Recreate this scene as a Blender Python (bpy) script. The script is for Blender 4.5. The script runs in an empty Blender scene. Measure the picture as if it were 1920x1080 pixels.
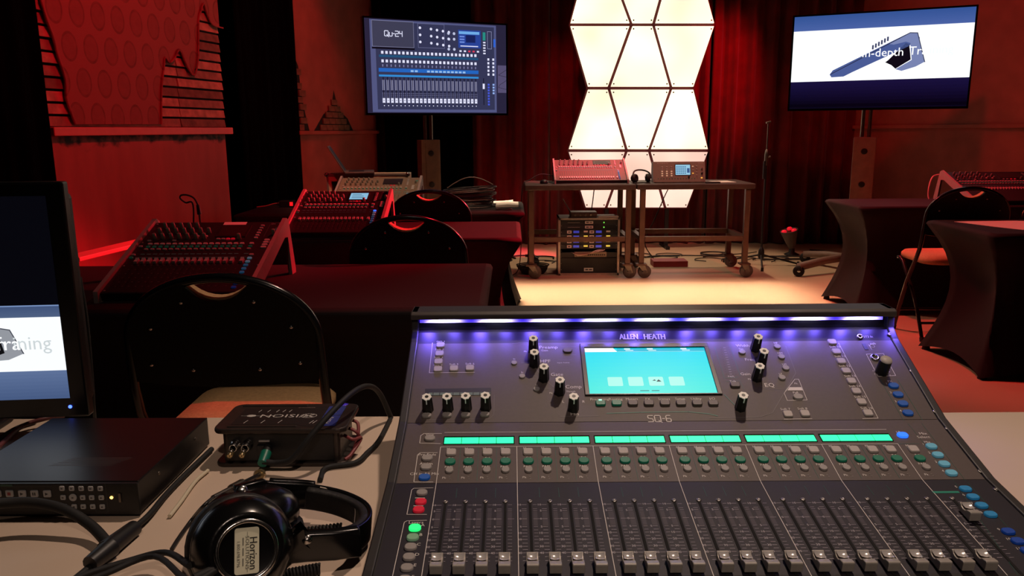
import bpy, math, random
from mathutils import Vector, Matrix
random.seed(7)
SC = bpy.context.scene
COL = SC.collection
V = Vector
# ------------------------------------------------------------------ camera
FPX, PITCH, ROLL, EYE = 1480.0, math.radians(11.3), 0.007, 1.25
_u0 = V((0, math.sin(PITCH), math.cos(PITCH))); _f0 = V((0, math.cos(PITCH), -math.sin(PITCH)))
_rt = V((1, 0, 0)) * math.cos(ROLL) - _u0 * math.sin(ROLL)
_up = _u0 * math.cos(ROLL) + V((1, 0, 0)) * math.sin(ROLL)
CAMP = V((0, 0, EYE))
cd = bpy.data.cameras.new('camera'); cam = bpy.data.objects.new('camera', cd); COL.objects.link(cam)
cd.sensor_width = 36.0; cd.lens = 36.0 * FPX / 1920.0; cd.clip_start = 0.02; cd.clip_end = 60
m = Matrix((_rt, _up, -_f0)).transposed().to_4x4(); m.translation = CAMP
cam.matrix_world = m
SC.camera = cam

# ------------------------------------------------------------------ world, exposure
SC.view_settings.view_transform = 'Standard'; SC.view_settings.look = 'None'
SC.view_settings.exposure = 0.0; SC.view_settings.gamma = 1.0; SC.view_settings.use_curve_mapping = False
w = bpy.data.worlds.new('world'); SC.world = w; w.use_nodes = True
w.node_tree.nodes['Background'].inputs[0].default_value = (0.9, 0.45, 0.4, 1)
w.node_tree.nodes['Background'].inputs[1].default_value = 0.0012

# ------------------------------------------------------------------ stage lamps hung from the ceiling grid, plus added fill spots
def spot(name, loc, target, energy, color, angle, blend=0.5, radius=0.06):
    l = bpy.data.lights.new(name, 'SPOT'); l.energy = energy; l.color = color
    l.spot_size = math.radians(angle); l.spot_blend = blend; l.shadow_soft_size = radius
    o = bpy.data.objects.new(name, l); COL.objects.link(o); o.location = loc
    o.rotation_euler = (V(target) - V(loc)).to_track_quat('-Z', 'Y').to_euler()
    return o
RED = (1.0, 0.014, 0.032)
WARM = (1.0, 0.70, 0.46)
def softbox(name, loc, sx, sy, energy, color, spread):
    l = bpy.data.lights.new(name, 'AREA'); l.shape = 'RECTANGLE'; l.size = sx; l.size_y = sy; l.energy = energy; l.color = color; l.spread = math.radians(spread)
    o = bpy.data.objects.new(name, l); COL.objects.link(o); o.location = loc; return o
softbox('stage_floor_batten', (1.02, 5.98, 4.4), 2.45, 0.85, 19, (1.0, 0.66, 0.46), 9)
spot('stage_warm_spot', (1.2, 7.4, 4.25), (1.35, 6.9, 0.0), 260, WARM, 52, 0.4, 0.05)
spot('cart_front_fill_spot', (1.1, 3.9, 4.2), (1.2, 7.2, 0.8), 150, (1.0, 0.68, 0.5), 34, 0.6, 0.06)  # added warm fill, lightens the rack and cart fronts
spot('row_three_warm_spot', (-0.2, 4.2, 4.2), (-0.7, 5.5, 0.85), 280, (1.0, 0.68, 0.45), 30, 0.7, 0.06)
spot('desk_warm_spot', (0.75, 1.9, 4.0), (0.05, 1.05, 0.73), 215, (1.0, 0.74, 0.58), 54, 0.8, 0.06)
spot('desk_front_spot', (0.5, -1.6, 3.6), (0.35, 1.0, 0.73), 140, (1.0, 0.76, 0.62), 34, 0.8, 0.06)
spot('left_mixers_fill_spot', (-0.5, 0.6, 4.2), (-1.05, 3.2, 0.8), 26, (1.0, 0.86, 0.74), 36, 0.8, 0.06)  # added neutral fill that brings out the mixers' buttons
spot('left_wall_red_spot', (-0.2, 3.6, 3.6), (-2.3, 4.7, 1.35), 195, RED, 66, 0.6, 0.1)
spot('left_rear_red_spot', (-0.3, 5.4, 3.9), (-1.8, 6.6, 1.5), 120, RED, 46, 0.6, 0.1)
spot('left_tables_red_spot', (3.2, 6.0, 3.1), (-0.25, 4.15, 0.80), 3600, RED, 27, 0.8, 0.08)
spot('row_one_red_spot', (0.5, 3.9, 3.9), (-0.4, 2.85, 0.74), 340, RED, 32, 0.8, 0.08)
spot('right_tables_red_spot', (0.6, 5.6, 4.1), (2.85, 4.9, 0.7), 480, (1.0, 0.04, 0.045), 56, 0.7, 0.08)
spot('right_far_table_red_spot', (2.0, 7.2, 4.0), (2.9, 5.5, 0.74), 600, RED, 24, 0.8, 0.08)
spot('cart_area_red_spot', (2.6, 4.6, 4.0), (1.0, 7.2, 0.2), 170, RED, 38, 0.6, 0.08)
spot('cart_red_spot', (2.6, 4.8, 3.9), (0.70, 7.0, 1.06), 2400, (1.0, 0.02, 0.10), 13, 0.6, 0.08)
spot('floor_cross_spot', (-0.6, 6.2, 4.1), (2.7, 3.8, 0.0), 170, (1.0, 0.50, 0.38), 40, 0.5, 0.05)
spot('right_wall_red_spot', (2.2, 4.6, 3.9), (4.0, 7.2, 1.5), 120, RED, 50, 0.6, 0.1)
spot('curtain_red_wash_right', (2.6, 6.9, 4.1), (2.12, 8.6, 1.75), 520, RED, 27, 0.8, 0.1)
spot('curtain_red_wash_left', (0.2, 6.9, 4.1), (0.62, 8.6, 1.6), 110, RED, 22, 0.8, 0.1)

# ------------------------------------------------------------------ helpers
def ray(px, py):
    return _f0 + _rt * ((px - 960) / FPX) + _up * ((540 - py) / FPX)
def atz(px, py, z):
    r = ray(px, py); return CAMP + r * ((z - EYE) / r.z)
def aty(px, py, y):
    r = ray(px, py); return CAMP + r * (y / r.y)
def hit(px, py, p0, n):
    r = ray(px, py); return CAMP + r * ((V(p0) - CAMP).dot(n) / r.dot(n))
def lin(c):
    out = []
    for x in c[:3]:
        x /= 255.0
        out.append(x / 12.92 if x <= 0.04045 else ((x + 0.055) / 1.055) ** 2.4)
    return tuple(out)

MATS = {}
def mat(name, rgb, rough=0.5, metal=0.0, noise=0.0, scale=20.0, emit=0.0, bump=0.0, spec=0.5, sheen=0.0):
    """rgb is sRGB 0-255; procedural noise varies the tone"""
    if name in MATS: return MATS[name]
    mt = bpy.data.materials.new(name); mt.use_nodes = True
    nt = mt.node_tree; b = nt.nodes['Principled BSDF']
    c = lin(rgb)
    b.inputs['Base Color'].default_value = (*c, 1)
    b.inputs['Roughness'].default_value = rough; b.inputs['Metallic'].default_value = metal
    b.inputs['Specular IOR Level'].default_value = spec
    if sheen: b.inputs['Sheen Weight'].default_value = sheen
    if emit:
        b.inputs['Emission Color'].default_value = (*c, 1); b.inputs['Emission Strength'].default_value = emit
    if noise or bump:
        tc = nt.nodes.new('ShaderNodeTexCoord'); nz = nt.nodes.new('ShaderNodeTexNoise')
        nz.inputs['Scale'].default_value = scale; nz.inputs['Detail'].default_value = 5
        nt.links.new(tc.outputs['Object'], nz.inputs['Vector'])
        if noise:
            rp = nt.nodes.new('ShaderNodeMapRange')
            rp.inputs['From Min'].default_value = 0.3; rp.inputs['From Max'].default_value = 0.7
            rp.inputs['To Min'].default_value = 1 - noise; rp.inputs['To Max'].default_value = 1 + noise
            nt.links.new(nz.outputs['Fac'], rp.inputs['Value'])
            mx = nt.nodes.new('ShaderNodeVectorMath'); mx.operation = 'SCALE'
            mx.inputs[0].default_value = c
            nt.links.new(rp.outputs['Result'], mx.inputs['Scale'])
            nt.links.new(mx.outputs['Vector'], b.inputs['Base Color'])
        if bump:
            bp = nt.nodes.new('ShaderNodeBump'); bp.inputs['Strength'].default_value = bump
            bp.inputs['Distance'].default_value = 0.01
            nt.links.new(nz.outputs['Fac'], bp.inputs['Height']); nt.links.new(bp.outputs['Normal'], b.inputs['Normal'])
    MATS[name] = mt
    return mt
def attr_mat(name, emissive, strength=1.0, rough=0.5):
    mt = bpy.data.materials.new(name); mt.use_nodes = True
    nt = mt.node_tree; b = nt.nodes['Principled BSDF']
    a = nt.nodes.new('ShaderNodeAttribute'); a.attribute_name = 'Col'
    if emissive:
        b.inputs['Base Color'].default_value = (0.005, 0.005, 0.006, 1)
        nt.links.new(a.outputs['Color'], b.inputs['Emission Color']); b.inputs['Emission Strength'].default_value = strength
        b.inputs['Roughness'].default_value = 0.3; b.inputs['Specular IOR Level'].default_value = 0.08
    else:
        nt.links.new(a.outputs['Color'], b.inputs['Base Color']); b.inputs['Roughness'].default_value = rough
    return mt
PRINT = attr_mat('flat_print', False)
SCREEN = attr_mat('lit_screen', True, 1.0)

class MB:
    def __init__(s): s.v = []; s.f = []; s.c = []; s.sm = []; s.col = (1, 1, 1); s.T = Matrix.Identity(4)
    def add(s, vs, fs, smooth=False):
        o = len(s.v); s.v += [tuple(s.T @ V(p)) for p in vs]
        for f in fs: s.f.append([o + i for i in f]); s.c.append(s.col); s.sm.append(smooth)
    def box(s, c, d, rot=None):
        x, y, z = d[0] / 2, d[1] / 2, d[2] / 2
        vs = [V((sx * x, sy * y, sz * z)) for sz in (-1, 1) for sy in (-1, 1) for sx in (-1, 1)]
        if rot is not None: vs = [rot @ p for p in vs]
        s.add([p + V(c) for p in vs], [(0, 2, 3, 1), (4, 5, 7, 6), (0, 1, 5, 4), (2, 6, 7, 3), (0, 4, 6, 2), (1, 3, 7, 5)])
        return s
    def bx(s, x0, x1, y0, y1, z0, z1): return s.box(((x0 + x1) / 2, (y0 + y1) / 2, (z0 + z1) / 2), (x1 - x0, y1 - y0, z1 - z0))
    def prism(s, poly, lo, hi, axis='x'):
        n = len(poly)
        def p3(p, h):
            if axis == 'x': return (h, p[0], p[1])
            if axis == 'y': return (p[0], h, p[1])
            return (p[0], p[1], h)
        vs = [p3(p, lo) for p in poly] + [p3(p, hi) for p in poly]
        fs = [tuple(range(n))[::-1], tuple(range(n, 2 * n))] + [(i, (i + 1) % n, n + (i + 1) % n, n + i) for i in range(n)]
        if axis == 'y': fs = [f[::-1] for f in fs]
        s.add(vs, fs); return s
    def cyl(s, p0, p1, r0, r1=None, n=12, smooth=True, caps=True):
        r1 = r0 if r1 is None else r1
        p0, p1 = V(p0), V(p1); d = (p1 - p0).normalized()
        a = d.orthogonal().normalized(); b = d.cross(a)
        ring = lambda p, r: [p + (a * math.cos(t) + b * math.sin(t)) * r for t in [2 * math.pi * i / n for i in range(n)]]
        s.add(ring(p0, r0) + ring(p1, r1), [(i, (i + 1) % n, n + (i + 1) % n, n + i) for i in range(n)], smooth)
        if caps:
            s.add(ring(p0, r0), [tuple(range(n))[::-1]]); s.add(ring(p1, r1), [tuple(range(n))])
        return s
    def lathe(s, prof, c=(0, 0, 0), axis=(0, 0, 1), n=20, smooth=True, xdir=None):
        c = V(c); d = V(axis).normalized(); a = d.orthogonal().normalized() if xdir is None else V(xdir).normalized(); b = d.cross(a)
        vs = []; fs = []
        for r, h in prof:
            for i in range(n):
                t = 2 * math.pi * i / n; vs.append(c + d * h + (a * math.cos(t) + b * math.sin(t)) * r)
        for k in range(len(prof) - 1):
            for i in range(n):
                j = (i + 1) % n; fs.append((k * n + i, k * n + j, (k + 1) * n + j, (k + 1) * n + i))
        s.add(vs, fs, smooth); return s
    def tube(s, pts, r, n=8, closed=False, sub=6, smooth_path=True, rs=None):
        pts = [V(p) for p in pts]
        if smooth_path and len(pts) > 2:
            P = []; N = len(pts); R = []
            rng = N if closed else N - 1
            for i in range(rng):
                p0 = pts[(i - 1) % N] if (closed or i > 0) else pts[0] * 2 - pts[1]
                p1 = pts[i]; p2 = pts[(i + 1) % N]
                p3 = pts[(i + 2) % N] if (closed or i + 2 < N) else p2 * 2 - p1
                for k in range(sub):
                    t = k / sub
                    P.append(0.5 * ((2 * p1) + (p2 - p0) * t + (2 * p0 - 5 * p1 + 4 * p2 - p3) * t * t + (3 * p1 - p0 - 3 * p2 + p3) * t ** 3))
                    if rs: R.append(rs[i] * (1 - t) + rs[(i + 1) % N] * t)
            if not closed:
                P.append(pts[-1])
                if rs: R.append(rs[-1])
        else: P = pts; R = rs
        N = len(P); vs = []; fs = []
        prev = None
        for i, p in enumerate(P):
            if closed: t = (P[(i + 1) % N] - P[i - 1])
            else: t = P[min(i + 1, N - 1)] - P[max(i - 1, 0)]
            t = t.normalized() if t.length > 1e-9 else V((0, 0, 1))
            a = t.orthogonal().normalized() if prev is None else (prev - t * prev.dot(t)).normalized()
            prev = a; b = t.cross(a); rr = R[i] if rs else r
            for k in range(n):
                an = 2 * math.pi * k / n; vs.append(p + (a * math.cos(an) + b * math.sin(an)) * rr)
        for i in range(N if closed else N - 1):
            i2 = (i + 1) % N
            for k in range(n):
                k2 = (k + 1) % n; fs.append((i * n + k, i * n + k2, i2 * n + k2, i2 * n + k))
        s.add(vs, fs, True)
        if not closed:
            s.add(vs[:n], [tuple(range(n))[::-1]]); s.add(vs[-n:], [tuple(range(n))])
        return s
    def ribbon(s, pts, wv, th, nv=None):
        """band along pts, width vector wv (full), thickness th"""
        pts = [V(p) for p in pts]; N = len(pts); vs = []; fs = []
        for i, p in enumerate(pts):
            t = (pts[min(i + 1, N - 1)] - pts[max(i - 1, 0)]).normalized()
            wvec = V(wv[i]) if isinstance(wv, list) else V(wv)
            nn = t.cross(wvec).normalized() * th / 2; h = wvec / 2
            vs += [p - h - nn, p + h - nn, p + h + nn, p - h + nn]
        for i in range(N - 1):
            for k in range(4):
                fs.append((i * 4 + k, i * 4 + (k + 1) % 4, i * 4 + 4 + (k + 1) % 4, i * 4 + 4 + k))
        fs += [(3, 2, 1, 0), tuple(range(4 * N - 4, 4 * N))]
        s.add(vs, fs, True); return s
    def rect(s, x0, x1, y0, y1, z=0.0, col=None):
        if col is not None: s.col = col
        s.add([(x0, y0, z), (x1, y0, z), (x1, y1, z), (x0, y1, z)], [(0, 1, 2, 3)]); return s
    def poly(s, pts, z=0.0, col=None):
        if col is not None: s.col = col
        s.add([(p[0], p[1], z) for p in pts], [tuple(range(len(pts)))]); return s
    def line(s, pts, w, z=0.0, col=None, closed=False):
        if col is not None: s.col = col
        pts = [V((p[0], p[1])) for p in pts]
        if closed: pts = pts + [pts[0]]
        for a, b in zip(pts[:-1], pts[1:]):
            d = (b - a)
            if d.length < 1e-7: continue
            d = d.normalized(); n = V((-d.y, d.x)) * w / 2; e = d * w * 0.4
            s.poly([a - n - e, b - n + e, b + n + e, a + n - e], z)
        return s
    def text(s, txt, x, y, size, z=0.0, col=None, align='C', rot=0.0, sx=1.0):
        if col is not None: s.col = col
        vs, fs, wd = text_geo(txt)
        off = {'L': 0, 'C': -wd / 2, 'R': -wd}[align]
        c, sn = math.cos(rot), math.sin(rot)
        out = []
        for p in vs:
            a = (p[0] + off) * size * sx; b = (p[1] - 0.34) * size
            out.append((x + a * c - b * sn, y + a * sn + b * c, z))
        s.add(out, fs); return s
    def mesh(s, name):
        me = bpy.data.meshes.new(name); me.from_pydata(s.v, [], s.f)
        me.polygons.foreach_set('use_smooth', s.sm)
        if any(c != (1, 1, 1) for c in s.c):
            a = me.color_attributes.new('Col', 'FLOAT_COLOR', 'CORNER'); data = []
            for p, c in zip(me.polygons, s.c): data += [*c, 1.0] * p.loop_total
            a.data.foreach_set('color', data)
        me.update(); return me
    def build(s, name, mt, parent=None, bevel=0.0, M=None, seg=2):
        return obj(name, s.mesh(name), mt, parent, M, bevel, seg)
_tc = {}
def text_geo(txt):
    if txt in _tc: return _tc[txt]
    cu = bpy.data.curves.new('t', 'FONT'); cu.body = txt; cu.resolution_u = 2; cu.size = 1.0
    o = bpy.data.objects.new('t', cu); COL.objects.link(o)
    dg = bpy.context.evaluated_depsgraph_get(); dg.update()
    me = bpy.data.meshes.new_from_object(o.evaluated_get(dg))
    vs = [tuple(v.co) for v in me.vertices]; fs = [tuple(p.vertices) for p in me.polygons]
    wd = max([v[0] for v in vs] or [0])
    bpy.data.objects.remove(o); bpy.data.meshes.remove(me); bpy.data.curves.remove(cu)
    _tc[txt] = (vs, fs, wd); return _tc[txt]
def obj(name, me, mt, parent=None, M=None, bevel=0.0, seg=2):
    if mt is not None and not me.materials: me.materials.append(mt)
    o = bpy.data.objects.new(name, me); COL.objects.link(o)
    if parent is not None: o.parent = parent
    if M is not None: o.matrix_local = M
    if bevel:
        bm = o.modifiers.new('bevel', 'BEVEL'); bm.width = bevel; bm.segments = seg; bm.limit_method = 'ANGLE'; bm.angle_limit = math.radians(40)
    return o
def tag(o, label, cat, group=None):
    o['label'] = label; o['category'] = cat
    if group: o['group'] = group
    return o
def thing(name, label, cat, loc=(0, 0, 0), rz=0.0, group=None):
    o = bpy.data.objects.new(name, None); COL.objects.link(o); o.empty_display_size = 0.1
    o.location = loc; o.rotation_euler = (0, 0, rz)
    return tag(o, label, cat, group)
def structure(o): o['kind'] = 'structure'; return o
def copy_tree(o, parent=None):
    c = o.copy(); COL.objects.link(c)
    if parent is not None: c.parent = parent
    for ch in list(o.children): copy_tree(ch, c)
    return c
def frame(origin, ex, ey):
    ex = V(ex).normalized(); ey = V(ey).normalized(); ez = ex.cross(ey).normalized()
    M = Matrix((ex, ey, ez)).transposed().to_4x4(); M.translation = V(origin); return M
def mv(M, x, y, z=0.0, rz=0.0): return M @ Matrix.Translation((x, y, z)) @ Matrix.Rotation(rz, 4, 'Z')

# materials used all over
BLACK = mat('black_plastic', (18, 18, 20), 0.45, noise=0.15, scale=60)
BLACKM = mat('black_powder_metal', (20, 20, 22), 0.5, 0.0, noise=0.2, scale=80)
GREYPLA = mat('grey_button_plastic', (148, 143, 140), 0.5, noise=0.05, scale=200)
CHROME = mat('bright_metal', (190, 188, 185), 0.22, 1.0, noise=0.05, scale=90)
STEEL = mat('dull_steel', (120, 112, 104), 0.4, 1.0, noise=0.15, scale=30)
RUBBER = mat('black_rubber', (14, 14, 15), 0.7, noise=0.2, scale=100)
WHITEP = mat('white_paper', (225, 218, 208), 0.7, noise=0.04, scale=30)
TAN = mat('tan_upholstery', (196, 160, 112), 0.8, noise=0.12, scale=120, bump=0.15)
# ================================================================== ROOM
FLOORM = mat('pale_vinyl_floor', (205, 178, 148), 0.42, noise=0.06, scale=1.6, spec=0.4)
BLK = mat('black_room_paint', (9, 8, 9), 0.9, noise=0.2, scale=3)
def slab(name, x0, x1, y0, y1, z0, z1, mt):
    return structure(MB().bx(x0, x1, y0, y1, z0, z1).build(name, mt))
slab('floor', -4.6, 5.6, -2.6, 9.2, -0.1, 0.0, FLOORM)
slab('ceiling', -4.6, 5.6, -2.6, 9.2, 4.6, 4.7, BLK)
slab('wall_back', -4.6, 5.6, 9.0, 9.2, 0.0, 4.6, BLK)
slab('wall_front', -4.6, 5.6, -2.6, -2.4, 0.0, 4.6, BLK)
slab('wall_right', 5.4, 5.6, -2.4, 9.0, 0.0, 4.6, BLK)
slab('wall_left', -4.6, -4.4, -2.4, 9.0, 0.0, 4.6, BLK)

# ---- scenic flats along the left: frame with x along the wall (away), y up, z into the room
WD = V((0.211, 0.977, 0)).normalized(); WN = V((WD.y, -WD.x, 0))
W0 = V((-3.2, 0, 0))
WF = frame(W0, WD, (0, 0, 1))            # z axis = WD x up = room side
def wp(px, py):
    p = WF.inverted() @ hit(px, py, W0, WN); return (p.x, p.y)
PAINT = mat('distressed_wall_paint', (165, 78, 66), 0.75, noise=0.16, scale=5, bump=0.2)
LEDGEM = mat('painted_ledge_wood', (210, 120, 112), 0.55, noise=0.06, scale=14)
DARKGAP = mat('dark_gap', (24, 17, 15), 0.9, noise=0.3, scale=12)
PLANKM = [mat('bare_plank_%s' % n, c, 0.8, noise=0.28, scale=18, bump=0.3) for n, c in
          (('dark', (120, 92, 74)), ('mid', (150, 118, 98)), ('pale', (182, 146, 122)))]
def paper_mat():
    mt = bpy.data.materials.new('oval_motif_wallpaper'); mt.use_nodes = True
    nt = mt.node_tree; N = nt.nodes; L = nt.links; b = N['Principled BSDF']; b.inputs['Roughness'].default_value = 0.8
    tc = N.new('ShaderNodeTexCoord'); sp = N.new('ShaderNodeSeparateXYZ'); L.new(tc.outputs['Object'], sp.inputs[0])
    def M(op, a, bb=None, c=None):
        n = N.new('ShaderNodeMath'); n.operation = op
        for i, q in enumerate((a, bb, c)):
            if q is None: continue
            if isinstance(q, (int, float)): n.inputs[i].default_value = q
            else: L.new(q, n.inputs[i])
        return n.outputs[0]
    row = M('DIVIDE', sp.outputs['Y'], 0.178)
    fl = M('FLOOR', row); odd = M('MULTIPLY', M('MODULO', fl, 2.0), 0.5)
    cx = M('SUBTRACT', M('FRACT', M('ADD', M('DIVIDE', sp.outputs['X'], 0.155), odd)), 0.5)
    cy = M('SUBTRACT', M('FRACT', row), 0.5)
    r = M('SQRT', M('ADD', M('POWER', M('DIVIDE', cx, 0.36), 2.0), M('POWER', M('DIVIDE', cy, 0.43), 2.0)))
    ringo = M('MULTIPLY', M('LESS_THAN', r, 1.0), M('GREATER_THAN', r, 0.82))
    inner = M('MULTIPLY', M('LESS_THAN', r, 0.82), 0.45)
    nz = N.new('ShaderNodeTexNoise'); nz.inputs['Scale'].default_value = 26; nz.inputs['Detail'].default_value = 6
    L.new(tc.outputs['Object'], nz.inputs['Vector'])
    fac = M('MULTIPLY', M('ADD', ringo, inner), M('MULTIPLY', nz.outputs['Fac'], 1.3))
    mx = N.new('ShaderNodeMix'); mx.data_type = 'RGBA'
    mx.inputs[6].default_value = (*lin((152, 84, 76)), 1); mx.inputs[7].default_value = (*lin((106, 50, 46)), 1)
    L.new(fac, mx.inputs[0]); L.new(mx.outputs[2], b.inputs['Base Color']); return mt
PAPERM = paper_mat()
def stain_mat():
    mt = bpy.data.materials.new('water_stained_paint'); mt.use_nodes = True
    nt = mt.node_tree; N = nt.nodes; L = nt.links; b = N['Principled BSDF']; b.inputs['Roughness'].default_value = 0.7
    tc = N.new('ShaderNodeTexCoord'); mp = N.new('ShaderNodeMapping'); mp.inputs['Scale'].default_value = (7, 1.3, 1)
    L.new(tc.outputs['Object'], mp.inputs[0])
    nz = N.new('ShaderNodeTexNoise'); nz.inputs['Scale'].default_value = 1.3; nz.inputs['Detail'].default_value = 7; L.new(mp.outputs[0], nz.inputs['Vector'])
    nz2 = N.new('ShaderNodeTexNoise'); nz2.inputs['Scale'].default_value = 9; nz2.inputs['Detail'].default_value = 6; L.new(tc.outputs['Object'], nz2.inputs['Vector'])
    sp = N.new('ShaderNodeSeparateXYZ'); L.new(tc.outputs['Object'], sp.inputs[0])
    mr = N.new('ShaderNodeMapRange'); mr.inputs['From Min'].default_value = 1.02; mr.inputs['From Max'].default_value = 1.24; L.new(sp.outputs['Y'], mr.inputs['Value'])
    ml = N.new('ShaderNodeMath'); ml.operation = 'MULTIPLY'; L.new(mr.outputs[0], ml.inputs[0]); L.new(nz2.outputs['Fac'], ml.inputs[1])
    cr = N.new('ShaderNodeMapRange'); cr.inputs['From Min'].default_value = 0.38; cr.inputs['From Max'].default_value = 0.5; L.new(ml.outputs[0], cr.inputs['Value'])
    mx0 = N.new('ShaderNodeMix'); mx0.data_type = 'RGBA'; mx0.inputs[6].default_value = (*lin((140, 70, 62)), 1); mx0.inputs[7].default_value = (*lin((190, 100, 90)), 1)
    L.new(nz.outputs['Fac'], mx0.inputs[0])
    mx = N.new('ShaderNodeMix'); mx.data_type = 'RGBA'; mx.inputs[7].default_value = (*lin((38, 26, 22)), 1)
    L.new(cr.outputs[0], mx.inputs[0]); L.new(mx0.outputs[2], mx.inputs[6]); L.new(mx.outputs[2], b.inputs['Base Color']); return mt
STAINM = stain_mat()

sa, sb = wp(90, 240)[0], wp(424, 240)[0]; LZ = 1.262
f1 = structure(MB().bx(sa, sb, 0.0, 3.6, -0.10, -0.02).build('wall_left_front', DARKGAP, M=WF))
MB().bx(sa + 0.005, sb - 0.02, 0.0, LZ - 0.02, -0.021, 0.0).build('lower_panel', STAINM, f1)
MB().bx(sa, sb + 0.03, LZ - 0.025, LZ + 0.02, -0.022, 0.035).build('ledge', LEDGEM, f1, 0.004)
seam = wp(334, 170)[0]
z = LZ + 0.02; k = 0
rng = random.Random(3)
while z < 3.5:
    h = 0.0625
    for (a, b) in ((sa, seam), (seam + 0.012, sb)):
        q = MB(); t = 0.012 + rng.uniform(-0.003, 0.003); dz = rng.uniform(-0.003, 0.003)
        q.prism([(z + 0.004, -0.021), (z + h - 0.009, -0.021), (z + h - 0.009, -0.008 + dz), (z + 0.004, 0.0 + dz)], a, b, 'x')
        pl = q.build('plank', PLANKM[rng.choice((0, 1, 1, 2))], f1)
    z += h; k += 1
pp = [(137, 233), (129, 212), (119, 183), (118, 149), (103, 101), (93, 63), (82, 36), (72, 0), (60, -60), (52, -330)]
pp2 = [(398, -330), (404, -60), (409, 0), (414, 53), (395, 46), (385, 26), (378, 7), (372, 22), (369, 36), (368, 79), (366, 120),
       (359, 142), (347, 125), (337, 99), (330, 95), (324, 108), (315, 118), (306, 108), (304, 125), (299, 168), (299, 233)]
poly = [wp(*p) for p in pp + pp2]
poly = [(max(sa + .01, min(sb - .005, x)), max(LZ + .021, min(3.55, y))) for x, y in poly]
MB().prism(poly, 0.004, 0.010, 'z').build('wallpaper', PAPERM, f1)
q = MB()                                                     # curled torn edge along the tears
for seq in (pp[:8], pp2[3:]):
    pts = [wp(*p) for p in seq]; q.tube([(x, max(LZ + .03, y), 0.012 + 0.006 * rng.random()) for x, y in pts], 0.006, 6, sub=3)
q.build('torn_edge', PAPERM, f1)

# rear flat: plain plaster with two patches of bare brick
ra, rb = wp(556, 240)[0], wp(706, 240)[0]; RZ = 1.245
f2 = structure(MB().bx(ra, rb, 0.0, 3.6, -0.10, -0.004).build('wall_left_rear', PAINT, M=WF))
MB().bx(ra, rb, RZ - 0.02, RZ + 0.012, -0.005, 0.03).build('ledge', PAINT, f2, 0.004)
BRICKM = mat('old_brick', (128, 84, 66), 0.85, noise=0.3, scale=14, bump=0.3)
bm_ = MB().box((0, 0, 0), (0.118, 0.048, 0.012)).mesh('brick')
def brickpatch(inside, x0, x1, z1):
    r = 0; zz = RZ + 0.04
    while zz < z1:
        x = x0 + (0.062 if r % 2 else 0)
        while x < x1:
            if inside(x, zz): obj('brick', bm_, BRICKM, f2, Matrix.Translation((x, zz, 0.003)))
            x += 0.125
        zz += 0.056; r += 1
def tri(ax, aw, top):
    return lambda x, z: abs(x - ax) < aw * (1 - (z - RZ) / (top - RZ)) + 0.03
bc = wp(628, 240)[0]
brickpatch(tri(bc, 0.36, 1.55), bc - 0.5, bc + 0.5, 1.56)
la = ra + 0.05
brickpatch(lambda x, z: x < ra + 0.10 + 0.14 * (1.8 - z), ra + 0.065, ra + 0.4, 1.82)
q = MB(); q.poly([(bc - .42, RZ + .012), (bc + .42, RZ + .012), (bc + .3, 1.37), (bc + .1, 1.45), (bc + .02, 1.62), (bc - .05, 1.46), (bc - .22, 1.40)], -0.0035)
q.build('bare_patch', DARKGAP, f2)
q = MB(); q.poly([(ra, RZ + .012), (ra + .24, RZ + .012), (ra + .17, 1.42), (ra + .12, 1.6), (ra + .1, 1.78), (ra, 1.9)], -0.0035)
q.build('bare_patch', DARKGAP, f2)

# right-hand flat beyond the right screen
R0 = V((5.15, 4.6, 0)); RD = V((-0.36, 1.0, 0)).normalized()
RF = frame(R0, RD, (0, 0, 1)) @ Matrix.Rotation(math.pi, 4, 'Y') @ Matrix.Translation((-4.3, 0, 0))
f3 = structure(MB().bx(0, 4.3, 0.0, 3.8, -0.10, 0.0).build('wall_right_rear', PAINT, M=RF))
MB().bx(0, 4.3, 1.24, 1.275, -0.002, 0.035).build('ledge', PAINT, f3, 0.004)

# ---- curtains
VELVET = mat('dark_red_velvet', (110, 8, 16), 0.85, noise=0.25, scale=6, sheen=0.25)
BLKDRAPE = mat('black_serge_drape', (3, 3, 3), 0.95, noise=0.2, scale=9, spec=.03)
def curtain(name, label, p0, p1, z0, z1, amp, pitch, mt, seed, group=None, th=0.006):
    rg = random.Random(seed); p0 = V(p0); p1 = V(p1); L = (p1 - p0).length; d = (p1 - p0).normalized(); n = V((d.y, -d.x, 0))
    nx = int(L / pitch * 10); ph = 0; offs = []
    wob = [rg.uniform(0.7, 1.35) for _ in range(nx // 10 + 3)]; am = [rg.uniform(0.55, 1.2) for _ in range(nx // 10 + 3)]
    q = MB(); vs = []; rows = [z0, z0 + (z1 - z0) * .33, z0 + (z1 - z0) * .66, z1]
    prof = []
    for i in range(nx + 1):
        c = int(ph / (2 * math.pi)); prof.append(math.sin(ph) * am[min(c, len(am) - 1)] + 0.3 * math.sin(2.3 * ph + 1)); ph += 2 * math.pi / 10 * wob[min(c, len(wob) - 1)]
    for j, zz in enumerate(rows):
        a = amp * (1.0 - 0.25 * j / 3)
        for i in range(nx + 1): vs.append(tuple(p0 + d * (L * i / nx) + n * (prof[i] * a) + V((0, 0, zz))))
    W = nx + 1; fs = [(j * W + i, j * W + i + 1, (j + 1) * W + i + 1, (j + 1) * W + i) for j in range(3) for i in range(nx)]
    q.add(vs, fs, True)
    o = q.build(name, mt); s = o.modifiers.new('thick', 'SOLIDIFY'); s.thickness = th
    return tag(o, label, 'curtain', group)
curtain('stage_curtain', 'dark red velvet stage curtain hanging beside the screen with the mixer picture', (-1.75, 8.72, 0), (0.42, 8.72, 0), 0.01, 4.4, 0.07, 0.17, VELVET, 1)
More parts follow.
